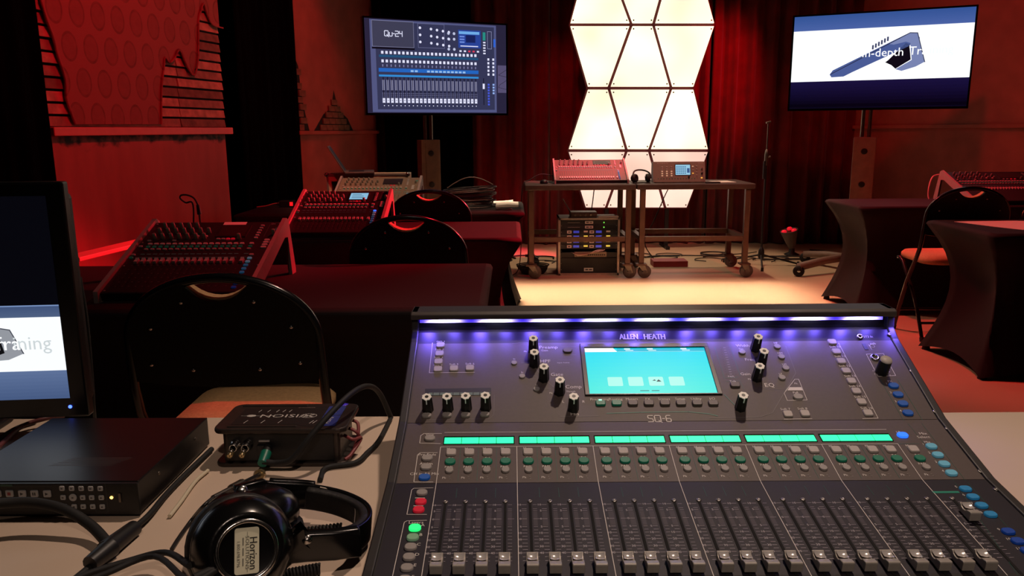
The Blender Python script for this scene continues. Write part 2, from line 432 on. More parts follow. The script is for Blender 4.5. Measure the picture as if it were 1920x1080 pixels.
curtain('stage_curtain', 'dark red velvet stage curtain hanging right behind the glowing trapezoid panels', (0.42, 8.75, 0), (2.15, 8.75, 0), 0.01, 4.4, 0.06, 0.2, VELVET, 5)
curtain('stage_curtain', 'red-lit velvet stage curtain between glowing panels and the in-depth training screen', (2.15, 8.72, 0), (4.45, 8.6, 0), 0.01, 4.4, 0.07, 0.18, VELVET, 9)
g0 = V((WF @ V((sb + .12, 0, .04)))); g1 = V((WF @ V((ra + .01, 0, .04))))
curtain('masking_drape', 'black masking drape hanging between the two scenic wall flats', g0, g1, 0.01, 4.4, 0.025, 0.14, BLKDRAPE, 11)
g0 = V((WF @ V((1.6, 0, .06)))); g1 = V((WF @ V((sa - .06, 0, .06))))
curtain('masking_drape', 'black masking drape behind the desk monitor, against the torn-wallpaper flat', g0, g1, 0.01, 4.4, 0.025, 0.14, BLKDRAPE, 12)
curtain('masking_drape', 'black masking drape behind the big screen with the mixer picture', (-1.3, 8.3, 0), (-0.4, 8.42, 0), 0.01, 4.4, 0.03, 0.14, BLKDRAPE, 13)

# ---- glowing trapezoid panels
def glow_mat(name, rgb, s):
    mt = bpy.data.materials.new(name); mt.use_nodes = True; nt = mt.node_tree; N = nt.nodes; L = nt.links; b = N['Principled BSDF']
    b.inputs['Base Color'].default_value = (*lin((235, 225, 215)), 1); b.inputs['Roughness'].default_value = 0.5
    tc = N.new('ShaderNodeTexCoord'); nz = N.new('ShaderNodeTexNoise'); nz.inputs['Scale'].default_value = 1.7; nz.inputs['Detail'].default_value = 1
    L.new(tc.outputs['Object'], nz.inputs['Vector'])
    mr = N.new('ShaderNodeMapRange'); mr.inputs['From Min'].default_value = .3; mr.inputs['From Max'].default_value = .7; mr.inputs['To Min'].default_value = s * .8; mr.inputs['To Max'].default_value = s * 1.35
    L.new(nz.outputs['Fac'], mr.inputs['Value']); L.new(mr.outputs[0], b.inputs['Emission Strength']); b.inputs['Emission Color'].default_value = (*lin(rgb), 1)
    return mt
PY = 8.3
GL_HI = glow_mat('lit_diffuser_bright', (255, 240, 205), 1.3)
GL_LO = glow_mat('lit_diffuser_soft', (255, 226, 208), 0.82)
pw = thing('light_wall', 'tall freestanding wall of glowing white trapezoid light panels behind the carts', 'light panel', (1.33, PY + .05, 0))
X0 = 1.33
rows = [(2.75 + .52, (1098, 1143, 1258, 1310), -205), (0, (1066, 1184, 1228, 1344), -78)]
ys = [-195, -75, 45.5, 165, 282.5, 392]
xs = [(1062, 1180, 1226, 1348), (1098, 1142, 1259, 1312), (1067, 1184, 1227, 1343), (1100, 1143, 1259, 1304), (1064, 1175, 1219, 1331), (1096, 1137.5, 1248, 1291)]
SCREWM = mat('panel_screw', (150, 140, 130), 0.4, 1.0)
def P8(px, py):
    p = aty(px, py, PY); return V((p.x - X0, p.z))
allp = []
for r in range(5):
    top = [P8(x, ys[r] + 0) for x in xs[r]]; bot = [P8(x, ys[r + 1]) for x in xs[r + 1]]
    for k in range(3):
        pts = [bot[k], bot[k + 1], top[k + 1], top[k]]
        c = sum(pts, V((0, 0))) / 4
        g = 0.017
        ins = []
        for p in pts:
            d = p - c; ins.append(p - V((math.copysign(g, d.x), math.copysign(g * .9, d.y))))
        q = MB(); q.prism([(p.x, p.y) for p in ins], -0.03, 0.0, 'y')
        pan = q.build('light_panel', GL_LO if r == 4 else GL_HI, pw)
        for p in ins:
            e = p + (c - p) * 0.09
            MB().cyl((e.x, -0.0305, e.y), (e.x, -0.033, e.y), 0.008, n=8).build('screw', SCREWM, pan)
# red lit backing frame behind the diffusers (its glow shows in the seams)
GLOWRED = mat('red_led_backing', (70, 5, 14), 0.5, emit=0.06)
q = MB()
for r in range(5):
    t = xs[r]; b = xs[r + 1]
    a = [P8(b[0], ys[r + 1]), P8(b[3], ys[r + 1]), P8(t[3], ys[r]), P8(t[0], ys[r])]
    q.prism([(p.x, p.y) for p in a], 0.001, 0.012, 'y')
q.build('backing_board', GLOWRED, pw)
q = MB()
for sx in (-.32, .32):
    q.bx(sx - .02, sx + .02, .013, .05, 0.0, 3.3); q.bx(sx - .02, sx + .02, -.1, .3, 0, .03)
q.build('stand_frame', BLACKM, pw)
# ================================================================== FRONT DESK + BIG CONSOLE
TZ = 0.73
DESKM = mat('cream_laminate', (205, 184, 164), 0.5, noise=0.03, scale=4)
dk = thing('folding_desk', 'long cream laminate folding desk under the large lit mixing console', 'table', (0.2, 1.0, 0))
MB().bx(-1.75, 1.45, -0.36, 0.395, TZ - 0.028, TZ).build('tabletop', DESKM, dk, 0.003)
for x in (-1.55, 1.25):
    for y in (-0.28, 0.32): MB().cyl((x, y, 0), (x, y, TZ - .028), 0.014).build('leg', STEEL, dk)
    MB().cyl((x, -0.28, .3), (x, .32, .3), 0.01).build('leg_brace', STEEL, dk)

CX, CY, CZ = 0.233, 1.0, TZ
con = thing('mixing_console', 'large black digital mixing console with blue light bar and cyan touchscreen', 'mixing console', (CX, CY, CZ))
CHASSIS = mat('console_black_chassis', (34, 31, 31), 0.5, noise=0.08, scale=150)
PANELM = mat('console_top_panel', (78, 67, 64), 0.55, noise=0.05, scale=180)
FPANELM = mat('console_fader_panel', (24, 19, 32), 0.5, noise=0.06, scale=180)
HALF = 0.4
# profile (world Y, Z) of the operating surface, front to back
prof = [(0.715, 0.768), (0.794, 0.7715), (0.967, 0.795), (1.092, 0.831), (1.25, 0.908), (1.268, 0.922), (1.288, 0.924)]
lp = [(y - CY, z - CZ) for y, z in prof]
body = [(lp[0][0], 0.012)] + lp + [(1.300 - CY, 0.955 - CZ), (1.31 - CY, 0.95 - CZ), (1.29 - CY, 0.05), (1.25 - CY, 0.006), (0.76 - CY, 0.004)]
hb = MB().prism(body, -HALF + 0.012, HALF - 0.012, 'x').build('chassis', CHASSIS, con)
for s in (-1, 1):       # side cheeks, a little proud of the surface
    ck = [(lp[0][0] - .004, 0.008)] + [(y, z + 0.003) for y, z in lp[:6]] + [(1.27 - CY, 0.957 - CZ), (1.312 - CY, 0.957 - CZ), (1.296 - CY, 0.05), (1.25 - CY, 0.0), (0.76 - CY, 0.0)]
    x0, x1 = (-HALF, -HALF + .012) if s < 0 else (HALF - .012, HALF)
    MB().prism(ck, x0, x1, 'x').build('side_cheek', CHASSIS, con, 0.002)
MB().prism([(1.263 - CY, .9535 - CZ), (1.27 - CY, .957 - CZ), (1.314 - CY, .957 - CZ), (1.314 - CY, .948 - CZ), (1.29 - CY, .943 - CZ), (1.263 - CY, .945 - CZ)], -HALF, HALF, 'x').build('hood', mat('hood_extrusion', (58, 50, 48), 0.4, noise=.06, scale=90), con, 0.0015)
# light bar
def bar_mat():
    mt = bpy.data.materials.new('blue_led_bar'); mt.use_nodes = True; nt = mt.node_tree; N = nt.nodes; L = nt.links; b = N['Principled BSDF']
    tc = N.new('ShaderNodeTexCoord'); sp = N.new('ShaderNodeSeparateXYZ'); L.new(tc.outputs['Object'], sp.inputs[0])
    m1 = N.new('ShaderNodeMath'); m1.operation = 'MULTIPLY'; m1.inputs[1].default_value = 2 * math.pi / 0.0862; L.new(sp.outputs['X'], m1.inputs[0])
    m2 = N.new('ShaderNodeMath'); m2.operation = 'COSINE'; L.new(m1.outputs[0], m2.inputs[0])
    mr = N.new('ShaderNodeMapRange'); mr.inputs['From Min'].default_value = -1; mr.inputs['From Max'].default_value = 1; L.new(m2.outputs[0], mr.inputs['Value'])
    cr = N.new('ShaderNodeMix'); cr.data_type = 'RGBA'; cr.inputs[6].default_value = (0.05, 0.02, 0.8, 1); cr.inputs[7].default_value = (0.62, 0.55, 1.0, 1); L.new(mr.outputs[0], cr.inputs[0])
    st = N.new('ShaderNodeMapRange'); st.inputs['From Min'].default_value = -1; st.inputs['From Max'].default_value = 1; st.inputs['To Min'].default_value = 1.2; st.inputs['To Max'].default_value = 9; L.new(m2.outputs[0], st.inputs['Value'])
    L.new(cr.outputs[2], b.inputs['Emission Color']); L.new(st.outputs[0], b.inputs['Emission Strength']); return mt
MB().prism([(1.270 - CY, .9385 - CZ), (1.270 - CY, .9435 - CZ), (1.280 - CY, .9435 - CZ), (1.280 - CY, .9385 - CZ)], -HALF + .014, HALF - .02, 'x').build('light_bar', bar_mat(), con)
MB().prism([(1.281 - CY, .924 - CZ), (1.281 - CY, .945 - CZ), (1.30 - CY, .945 - CZ), (1.30 - CY, .924 - CZ)], -HALF + .012, HALF - .012, 'x').build('hood_back', BLACK, con)
for k in range(19):      # the LEDs of the bar, as small lamps shining down on the panel
    x = -HALF + .014 + 0.0131 + k * 0.0431
    l = bpy.data.lights.new('bar_led', 'SPOT'); l.energy = 0.42 if k % 2 == 0 else 0.2; l.color = (0.16, 0.10, 1.0); l.shadow_soft_size = 0.008; l.spot_size = math.radians(128); l.spot_blend = 0.9
    lo = bpy.data.objects.new('bar_led', l); COL.objects.link(lo); lo.parent = hb; lo.location = (x, 1.266 - CY, .9415 - CZ); lo.rotation_euler = (math.radians(-6), 0, 0)

class Facet:
    def __init__(s, a, b, lift=0.0):
        a = V((CX, a[0], a[1])); b = V((CX, b[0], b[1])); s.ey = (b - a).normalized(); s.n = V((1, 0, 0)).cross(s.ey).normalized()
        s.o = a; s.Mw = frame(a, (1, 0, 0), s.ey)
        s.M = Matrix.Translation((-CX, -CY, -CZ)) @ s.Mw; s.inv = s.Mw.inverted(); s.L = (b - a).length
    def uv(s, px, py, h=0.0):
        p = s.inv @ hit(px, py, s.o + s.n * h, s.n); return p.x, p.y
FF = Facet(prof[1], prof[2]); FM = Facet(prof[2], prof[3]); FT = Facet(prof[3], prof[4]); FB = Facet(prof[4], prof[5])
for f, n, mt, y0 in ((FF, 'fader_panel', FPANELM, -0.078), (FM, 'channel_panel', PANELM, 0.0), (FT, 'control_panel', PANELM, 0.0)):
    MB().bx(-HALF + .0135, HALF - .0135, y0 + .0006, f.L - .0006, -0.001, 0.0008).build(n, mt, con, M=f.M)
HB = 0.0009
# ---- shared meshes
def rr(w, h, r, n=3):
    pts = []
    for cx, cy, a0 in ((w / 2 - r, h / 2 - r, 0), (-w / 2 + r, h / 2 - r, 90), (-w / 2 + r, -h / 2 + r, 180), (w / 2 - r, -h / 2 + r, 270)):
        for k in range(n + 1):
            a = math.radians(a0 + 90 * k / n); pts.append((cx + r * math.cos(a), cy + r * math.sin(a)))
    return pts
def btn_mesh(w, h, r, t, n=3):
    q = MB(); a = rr(w, h, r, n); b = rr(w * .86, h * .86, r * .8, n); N = len(a)
    vs = [(x, y, 0) for x, y in a] + [(x, y, t * .7) for x, y in a] + [(x, y, t) for x, y in b]
    fs = [(i, (i + 1) % N, N + (i + 1) % N, N + i) for i in range(N)] + [(N + i, N + (i + 1) % N, 2 * N + (i + 1) % N, 2 * N + i) for i in range(N)]
    q.add(vs, fs, True); q.add(vs[2 * N:], [tuple(range(N))]); return q
def matset(me, mt):
    c = me.copy(); c.materials.clear(); c.materials.append(mt); return c
sqb = btn_mesh(.0135, .0125, .003, .0028).mesh('button'); mub = btn_mesh(.0138, .0135, .003, .003).mesh('button')
rob = btn_mesh(.0112, .0112, .0055, .0028, 4).mesh('button'); ovb = btn_mesh(.0155, .0115, .0055, .003, 4).mesh('button')
smb = btn_mesh(.0098, .0098, .0048, .0022, 4).mesh('button'); ovs = btn_mesh(.0145, .0095, .0045, .003, 4).mesh('button')
selb = btn_mesh(.0148, .0125, .006, .003, 4).mesh('button')
pill = btn_mesh(.0150, .0105, .003, .0035).mesh('button')
lay = btn_mesh(.0145, .0125, .0055, .003, 4).mesh('button')
GREEN_D = mat('teal_green_button', (10, 110, 84), 0.45, emit=0.06); GREEN_L = mat('lit_green_button', (40, 255, 120), 0.4, emit=1.1)
PALEG = mat('pale_green_button', (128, 170, 136), 0.5, emit=0.08); REDB = mat('red_button', (205, 28, 52), 0.45, emit=0.18)
BLUEB = mat('blue_button', (18, 82, 165), 0.45, emit=0.10); BLUED = mat('deep_blue_button', (16, 62, 150), 0.45, emit=0.10)
SKYB = mat('sky_blue_button', (98, 170, 195), 0.45, emit=0.12); MIDB = mat('mid_blue_button', (38, 128, 180), 0.45, emit=0.10)
LITB = mat('lit_blue_button', (40, 110, 255), 0.4, emit=1.2); DKBTN = mat('dark_grey_button', (88, 80, 76), 0.5)
LTBTN = mat('light_grey_button', (176, 168, 164), 0.5)
_mm = {}
def put(name, me, mt, f, px=None, py=None, u=None, v=None, h=HB, parent=None):
    if u is None: u, v = f.uv(px, py, h)
    key = (me.name, mt.name)
    if key not in _mm: _mm[key] = matset(me, mt)
    return obj(name, _mm[key], mt, con, f.M @ Matrix.Translation((u, v, h)))
# ---- printing helpers (flat print lies a hair above the panels)
PW = lin((215, 208, 204)); PG = lin((120, 114, 112)); PT = lin((28, 104, 88))
pr = {id(f): MB() for f in (FF, FM, FT, FB)}
ZP = 0.0012
def plabel(f, px, py, txt, size, col=PW, align='C', sx=1.0, **k):
    u, v = f.uv(px, py); pr[id(f)].text(txt, u, v, size, ZP, col, align, sx=sx)
def pline(f, pts, w=.0008, col=PW, closed=False):
    pr[id(f)].line([f.uv(*p) for p in pts], w, ZP, col, closed)

# ---- top panel: soft keys
for k, (x, y) in enumerate([(826, 648), (824, 664), (822, 679), (821, 693), (851, 692), (881, 691)]):
    put('soft_key', sqb, LTBTN, FT, x, y); plabel(FT, x, y - 8, 'Soft %d' % (k + 1), .0062)
pline(FT, [(811, 644), (805, 700), (890, 699)])
for k, (x, y) in enumerate([(1560, 642), (1568, 660), (1577, 678), (1586, 696), (1596, 715), (1605, 734), (1615, 754), (1627, 775)]):
    put('soft_key', sqb, LTBTN, FT, x, y); plabel(FT, x - 3, y - 9, 'Soft %d' % (k + 9), .0062)
pline(FT, [(1572, 644), (1646, 785), (1617, 786)])
for k, (x, y) in enumerate([(1477, 777), (1509, 776)]):
    put('soft_key', sqb, LTBTN, FT, x, y); plabel(FT, x - 5, y - 9, 'Soft %d' % (k + 7), .0062)
pline(FT, [(1470, 787), (1522, 786)])
# knobs
def knob_mesh():
    q = MB(); n = 14; vs = []; fs = []
    rad = lambda i, r: r * (1.0 if i % 2 == 0 else 0.86)
    rings = [(.0085, 0), (.0085, .004), (.0074, .0275)]
    for r, h in rings:
        for i in range(n):
            t = 2 * math.pi * i / n; vs.append((math.cos(t) * rad(i, r), math.sin(t) * rad(i, r), h))
    for k in range(2):
        for i in range(n): fs.append((k * n + i, k * n + (i + 1) % n, (k + 1) * n + (i + 1) % n, (k + 1) * n + i))
    fs.append(tuple(range(2 * n, 3 * n))); q.add(vs, fs); return q.mesh('knob')
KNOBM = mat('black_knob_rubber', (16, 16, 17), 0.38); CAPM = mat('white_knob_cap', (226, 220, 212), 0.45, emit=0.08)
kme = knob_mesh()
q = MB(); n = 14
vs = [(math.cos(2 * math.pi * i / n) * .0074 * (1 if i % 2 == 0 else .86), math.sin(2 * math.pi * i / n) * .0074 * (1 if i % 2 == 0 else .86), hh) for hh in (.0275, .0288) for i in range(n)]
q.add(vs, [(i, (i + 1) % n, n + (i + 1) % n, n + i) for i in range(n)] + [tuple(range(n, 2 * n))]); q.bx(-.0007, .0007, -.0078, -.0068, .02, .0288); capme = q.mesh('cap')
dotme = MB().cyl((0, 0, .0288), (0, 0, .0291), .0028, n=10).mesh('cap_dot')
def knob(f, px, py):
    """px,py: the white cap's centre in the picture"""
    u, v = f.uv(px, py, .0288)
    o = obj('rotary_knob', kme, KNOBM, con, f.M @ Matrix.Translation((u, v, .0003)))
    obj('knob_cap', capme, CAPM, o); obj('cap_dot', dotme, KNOBM, o); return o
for x, y in [(800, 744), (838, 743), (873, 742), (910, 741), (1000, 634), (1002, 660), (1020, 687), (1050, 712), (1076, 743),
             (1422, 631), (1433, 658), (1425, 686), (1394, 741)]: knob(FT, x, y)
for x, y in [(800, 780), (838, 779), (873, 779), (909, 778)]: put('knob_button', ovs, GREYPLA, FT, x, y)
# small display behind the four knobs
def slotpoly(f, pts, z): return [(f.uv(*p)[0], f.uv(*p)[1]) for p in pts]
q = MB(); q.poly(slotpoly(FT, [(797, 742), (921, 740), (921, 728), (797, 730)], 0), .0011, lin((10, 9, 10)))
q.rect(*[FT.uv(804, 740)[0], FT.uv(919, 740)[0]], FT.uv(860, 742)[1], FT.uv(860, 737)[1], .0014, lin((96, 118, 108)))
for k in range(9):
    u = FT.uv(812 + k * 12.5, 740)[0]; q.rect(u - .0006, u + .0006, FT.uv(860, 742.5)[1], FT.uv(860, 736.5)[1], .0016, lin((20, 28, 24)))
q.build('strip_display', PRINT, con, M=FT.M)
pline(FT, [(790, 740), (789, 788), (918, 786), (926, 778), (927, 742)], .0004, PG)
for x, y in [(964, 681), (979, 706), (1006, 730)]:
    put('switch', smb, GREYPLA, FT, x, y); plabel(FT, x, y - 7, 'In', .005); pline(FT, [(x + 13, y), (x + 27, y)], .0006, PG)
put('switch', ovb, DKBTN, FT, 1064, 658); pline(FT, [(1052, 651), (1080, 651)], .0004, PG); pline(FT, [(1052, 666), (1080, 666)], .0004, PG)
pline(FT, [(1046, 676), (1072, 676)], .0004, PG); pline(FT, [(1046, 685), (1072, 685)], .0004, PG)
plabel(FT, 1056, 681, 'Input Active', .004)
for (x, y, t, s) in [(1028, 652, 'Preamp', .010), (1021, 658, 'Gain', .006), (1022, 678, 'HPF', .010), (1044, 703, 'Gate', .010), (1075, 726, 'Comp', .010), (1070, 735, 'Thresh', .005),
                     (1056, 754, 'L', .007), (1094, 754, 'R', .007), (1077, 777, 'Pan', .009), (985, 660, 'Pk', .005), (1033, 738, 'Pk', .005),
                     (1392, 649, 'Width', .0085), (1405, 675, 'Freq', .0085), (1397, 702, 'Gain', .0085), (1405, 712, 'Pk', .005), (1442, 723, 'EQ', .012)]:
    plabel(FT, x, y, t, s)
pline(FT, [(1003, 690), (1020, 712), (1050, 736)], .0007, PG); pline(FT, [(1050, 782), (1122, 781)], .0006, PG)
pline(FT, [(960, 645), (980, 643), (1000, 644)], .0006, PG); pline(FT, [(1040, 730), (1083, 730)], .0004, PG); pline(FT, [(1031, 706), (1040, 706)], .0004, PG)
put('switch', rob, GREYPLA, FT, 1391, 661); plabel(FT, 1389, 655, 'Flat', .005)
for (x, y, t) in [(1457, 651, 'HF'), (1465, 670, 'HM'), (1473, 691, 'LM'), (1466, 709, 'LF')]:
    put('band_key', rob, GREYPLA, FT, x, y); plabel(FT, x - 3, y - 7, t, .0055)
pline(FT, [(1473, 650), (1492, 700), (1448, 775), (1425, 783), (1330, 785)], .0006, PG)
pline(FT, [(1425, 725), (1440, 731), (1465, 731)], .0005, PG)
pline(FT, [(1490, 712), (1470, 738), (1476, 752), (1513, 751), (1497, 712)], .0008, PW, True)
pr[id(FT)].poly([FT.uv(*p) for p in [(1476, 733), (1505, 733), (1502, 727), (1480, 727)]], ZP, PW); plabel(FT, 1492, 720, 'Pk', .005)
put('copy_key', ovb, GREYPLA, FT, 1496, 745); plabel(FT, 1491, 737, 'Pafl', .006)
put('talk_key', pill, DKBTN, FT, 1378, 723); plabel(FT, 1374, 716, 'Talk', .006); pline(FT, [(1361, 716), (1387, 715), (1394, 730)], .0004, PT); plabel(FT, 1371, 707, 'PAFL', .005)
# screen
scr = [FT.uv(*p) for p in [(1106, 741), (1346, 739), (1319, 652), (1095, 655)]]
su0 = (scr[0][0] + scr[3][0]) / 2; su1 = (scr[1][0] + scr[2][0]) / 2; sv0 = (scr[0][1] + scr[1][1]) / 2; sv1 = (scr[2][1] + scr[3][1]) / 2
q = MB(); b = .007
for (a0, a1, c0, c1) in ((su0 - b, su1 + b, sv1, sv1 + b * 1.3), (su0 - b, su0, sv0 - .001, sv1 + .0005), (su1, su1 + b, sv0 - .001, sv1 + .0005), (su0 - b, su1 + b, sv0 - .0025, sv0)):
    q.bx(a0, a1, c0, c1, 0, .0035)
bez = q.build('touchscreen_bezel', mat('gloss_black_bezel', (14, 13, 22), 0.25), con, M=FT.M, bevel=.0006)
q = MB(); W = su1 - su0; Hh = sv1 - sv0
N = 12
for k in range(N):
    t = k / (N - 1); c = (lin((0, 226 + 22 * t if t < .5 else 240, 238)) if True else 0)
    c = tuple(a * (1 - t) + b2 * t for a, b2 in zip(lin((70, 238, 226)), lin((0, 224, 246))))
    q.rect(su0, su1, sv0 + Hh * k / N, sv0 + Hh * (k + 1) / N, .0013, tuple(x * .98 for x in c))
q.rect(su0, su0 + W * .24, sv1 - Hh * .09, sv1, .0015, (1, 1, 1)); q.poly([(su0 + W * .24, sv1), (su0 + W * .24, sv1 - Hh * .09), (su0 + W * .27, sv1 - Hh * .09)], .0015, (1, 1, 1))
q.rect(su0 + W * .27, su1, sv1 - Hh * .085, sv1, .0014, lin((0, 190, 215))); q.line([(su0 + W * .25, sv1 - Hh * .088), (su1 - W * .01, sv1 - Hh * .088)], .0004, .0016, (.8, 1, 1))
for fx in (.33, .52, .80):
    q.rect(su0 + W * fx, su0 + W * (fx + .05), sv1 - Hh * .04, sv1 - Hh * .012, .0017, (.8, .95, .95)); q.rect(su0 + W * (fx + .01), su0 + W * (fx + .075), sv1 - Hh * .07, sv1 - Hh * .05, .0017, (.6, .9, .9))
for k in range(4):
    x = su0 + W * (.215 + .163 * k); y = sv0 + Hh * .17; 
    q.poly([(x + a, y + Hh * .09 + c) for a, c in rr(W * .118, Hh * .19, .002)], .0016, lin((170, 250, 236)))
x = su0 + W * (.215 + .163 * 2); y = sv0 + Hh * .27
q.poly([(x - .006, y), (x - .002, y + .003), (x, y)], .0018, lin((20, 60, 70))); q.poly([(x, y - .002), (x + .004, y + .003), (x + .008, y - .002)], .0018, lin((20, 60, 70)))
q.rect(su0 + W * .40, su0 + W * .47, sv0 + Hh * .06, sv0 + Hh * .075, .0017, lin((10, 120, 125))); q.rect(su0 + W * .49, su0 + W * .55, sv0 + Hh * .06, sv0 + Hh * .075, .0017, lin((10, 120, 125)))
q.build('touchscreen', SCREEN, con, M=FT.M)
for k in range(8):
    x = 1126 + 30.15 * k; t = ['Processing', 'Routing', 'Meters', 'FX', 'Scenes', 'Setup', 'Utility', 'I/O'][k]
    put('menu_key', pill, GREEN_D if k < 2 else DKBTN, FT, x, 757); plabel(FT, x - 2, 749.5 - k * .15, t, .0066)
u, v = FT.uv(1125, 754.5); q = MB(); q.rect(u - .0025, u + .0025, v - .001, v + .0022, .0048, (.5, 1.0, .8)); q.build('key_light', SCREEN, con, M=FT.M)
pline(FT, [(1138, 776), (1200, 774), (1290, 773), (1330, 777), (1345, 781)], .0016, PT); pline(FT, [(1358, 741), (1382, 765)], .0012, PT)
# SQ-6 drawn in strokes
u, v = FT.uv(1236, 785); s = .0105; q = pr[id(FT)]; q.col = PW
def strokes(q, u, v, s, data, w, col):
    for ln in data: q.line([(u + x * s, v + y * s) for x, y in ln], w, ZP + .0001, col)
SQ6 = [[(-2.0, 1), (-2.6, 1), (-2.7, .6), (-2.6, .1), (-1.6, -.1), (-1.5, -.6), (-1.6, -1), (-2.7, -1)], [(-2.0, 1), (-1.5, 1)],
       [(-1.1, .8), (-.9, 1), (.1, 1), (.3, .8), (.3, -.8), (.1, -1), (-.9, -1), (-1.1, -.8), (-1.1, .8)], [(-.2, -.6), (.5, -1.2)],
       [(.7, 0), (1.2, 0)], [(2.6, 1), (1.8, 1), (1.6, .7), (1.6, -.8), (1.8, -1), (2.5, -1), (2.7, -.8), (2.7, -.2), (2.5, 0), (1.6, 0)]]
strokes(pr[id(FT)], u, v - .001, .0062, SQ6, .0013, PW)
# meters
q = MB()
for k in range(12):
    a = FT.uv(1351 + k * .95, 652 + 4.6 * k); c = FT.uv(1366 + k * 1.25, 652 + 4.6 * k); mid = FT.uv(1358 + k * 1.1, 653 + 4.5 * k)
    for p, cc in ((a, (70, 40, 44)), (c, (70, 40, 44))): q.poly([(p[0] + .0011 * math.cos(t), p[1] + .0011 * math.sin(t)) for t in [i * math.pi / 3 for i in range(6)]], ZP, lin(cc))
    q.rect(mid[0] - .002, mid[0] + .002, mid[1] - .0006, mid[1] + .0006, ZP, lin((150, 140, 140)))
q.build('level_meter', PRINT, con, M=FT.M)
pline(FT, [(1340, 652), (1358, 710), (1384, 708)], .0005, PT); pline(FT, [(1368, 648), (1388, 706)], .0005, PT)
# phones section, usb, jack
def ring(name, f, px, py, ro, ri, mt, h=.003, mb=None):
    u, v = f.uv(px, py); return MB().lathe([(ro, 0), (ro, h), (ri, h), (ri, -.0005)], n=16).build(name, mt, con, M=f.M @ Matrix.Translation((u, v, .0005)))
ring('input_jack', FB, 1612, 632, .0050, .0026, CHROME, .002); plabel(FB, 1627, 632, 'ST3 In', .006)
u, v = FT.uv(1622, 651); MB().bx(u - .003, u + .003, v - .0075, v + .0075, 0.0003, .0014).build('usb_port', BLACK, con, M=FT.M)
plabel(FT, 1636, 645, 'usb', .007); pline(FT, [(1628, 647), (1634, 656)], .0006); u, v = FT.uv(1635, 651)
ring('usb_mark', FT, 1635, 650, .0042, .0033, LTBTN, .0009)
ring('phones_jack', FT, 1640, 672, .0072, .004, CHROME, .003)
u, v = FT.uv(1662, 674, .028)
kn = MB().lathe([(.0098, 0), (.0092, .024), (.0085, .0265), (0, .0268)], n=16).build('rotary_knob', KNOBM, con, M=FT.M @ Matrix.Translation((u, v, .0003)))
MB().lathe([(.0090, .0262), (.0084, .0284), (0, .0288)], n=16).build('knob_cap', LTBTN, kn)
pline(FT, [(1624, 665), (1656, 664), (1679, 705), (1646, 707)], .0008, PW, True)
for k in range(9):
    a = math.radians(220 - k * 32.5 + 10); pr[id(FT)].rect(u + .0125 * math.cos(a) - .0006, u + .0125 * math.cos(a) + .0006, v + .0125 * math.sin(a) - .0006, v + .0125 * math.sin(a) + .0006, ZP, PW)
for k, (x, y) in enumerate([(1675, 724), (1683.5, 740.5), (1692.5, 757.5), (1702, 775)]):
    put('fx_key', ovb, BLUEB, FT, x, y); plabel(FT, x - 14, y - 4, str(k + 1), .0058)
plabel(FT, 1668, 716, 'FX', .006)
pline(FT, [(1650, 712), (1700, 800)], .0004, PT); pline(FT, [(1682, 712), (1736, 800)], .0004, PT)
# maker's name on the blue-lit band
for dx in (0, .6, 1.0):
    plabel(FB, 1178 + dx, 632, 'ALLEN', .0155, lin((235, 230, 240)), sx=.68); plabel(FB, 1201 + dx, 632, '&', .0155, lin((96, 60, 150)), sx=.62); plabel(FB, 1226 + dx, 632, 'HEATH', .0155, lin((235, 230, 240)), sx=.72)
# ---- screws along the two edges
SCR = mat('console_screw', (150, 146, 142), 0.35, 0.9)
scm = MB().lathe([(.0034, 0), (.0034, .0008), (.0026, .0014), (.0012, .0014), (.0010, .0006), (0, .0006)], n=10).mesh('screw')
for f, pts in ((FB, [(778, 634), (1668, 627)]), (FT, [(768, 702), (757, 780), (1709, 696), (1753, 772)]), (FM, [(752, 812), (736, 893), (1776, 804), (1838, 884)]), (FF, [(727, 926), (705, 1008), (1867, 918)])):
    for p in pts: put('screw', scm, SCR, f, *p)
# ---- channel strips
u1 = FM.uv(846, 850)[0]; u4 = FM.uv(948, 849)[0]; u5 = FM.uv(988.5, 849)[0]; u24 = FM.uv(1669, 844)[0]
cp = (u4 - u1) / 3; gp = (u24 - u4) / 5
US = [u1 + gp * g + cp * c for g in range(6) for c in range(4)]
um = FM.uv(1712, 844)[0]
vm = FM.uv(1000, 849)[1]; vs_ = FM.uv(1000, 866.5)[1]; vp = FM.uv(1000, 883)[1]; vpk = FM.uv(1000, 896)[1]
DISPM = None
for i, u in enumerate(US + [um]):
    put('mute_key', mub, LTBTN, FM, u=u, v=vm); put('select_key', selb, GREEN_D, FM, u=u, v=vs_); put('listen_key', rob, GREYPLA, FM, u=u, v=vp)
    q = pr[id(FM)]; q.text('Mute', u - .001, vm + .0086, .0058, ZP, PW); q.text('Sel', u, vs_ + .0082, .0056, ZP, PW); q.text('PAFL', u - .001, vp + .0080, .0056, ZP, PW); q.text('Pk', u - .006, vpk, .0055, ZP, PW)
    q.rect(u + .000, u + .002, vpk + .001, vpk + .002, ZP, PG); q.rect(u + .001, u + .003, vpk - .003, vpk - .002, ZP, PG)
vl0 = .0015; vl1 = FM.uv(1000, 838)[1]
for g in range(7):
    x = (US[g * 4] - cp * .62) if g < 6 else (US[23] + cp * .62)
    pr[id(FM)].rect(x - .0004, x + .0004, 0, vl1, ZP, PW); pr[id(FF)].rect(x - .0004, x + .0004, -.078, FF.L, ZP, PW)
    if g < 6:
        for c in range(3):
            xx = US[g * 4 + c] + cp / 2; pr[id(FM)].rect(xx - .0002, xx + .0002, .004, vl1, ZP, PT)
            pr[id(FF)].rect(xx - .0002, xx + .0002, FF.L - .034, FF.L - .012, ZP, PT)
xl = US[0] - cp * .62; xr = US[23] + cp * .62
pr[id(FM)].rect(xl, xr, vl1 - .0004, vl1 + .0004, ZP, PW)
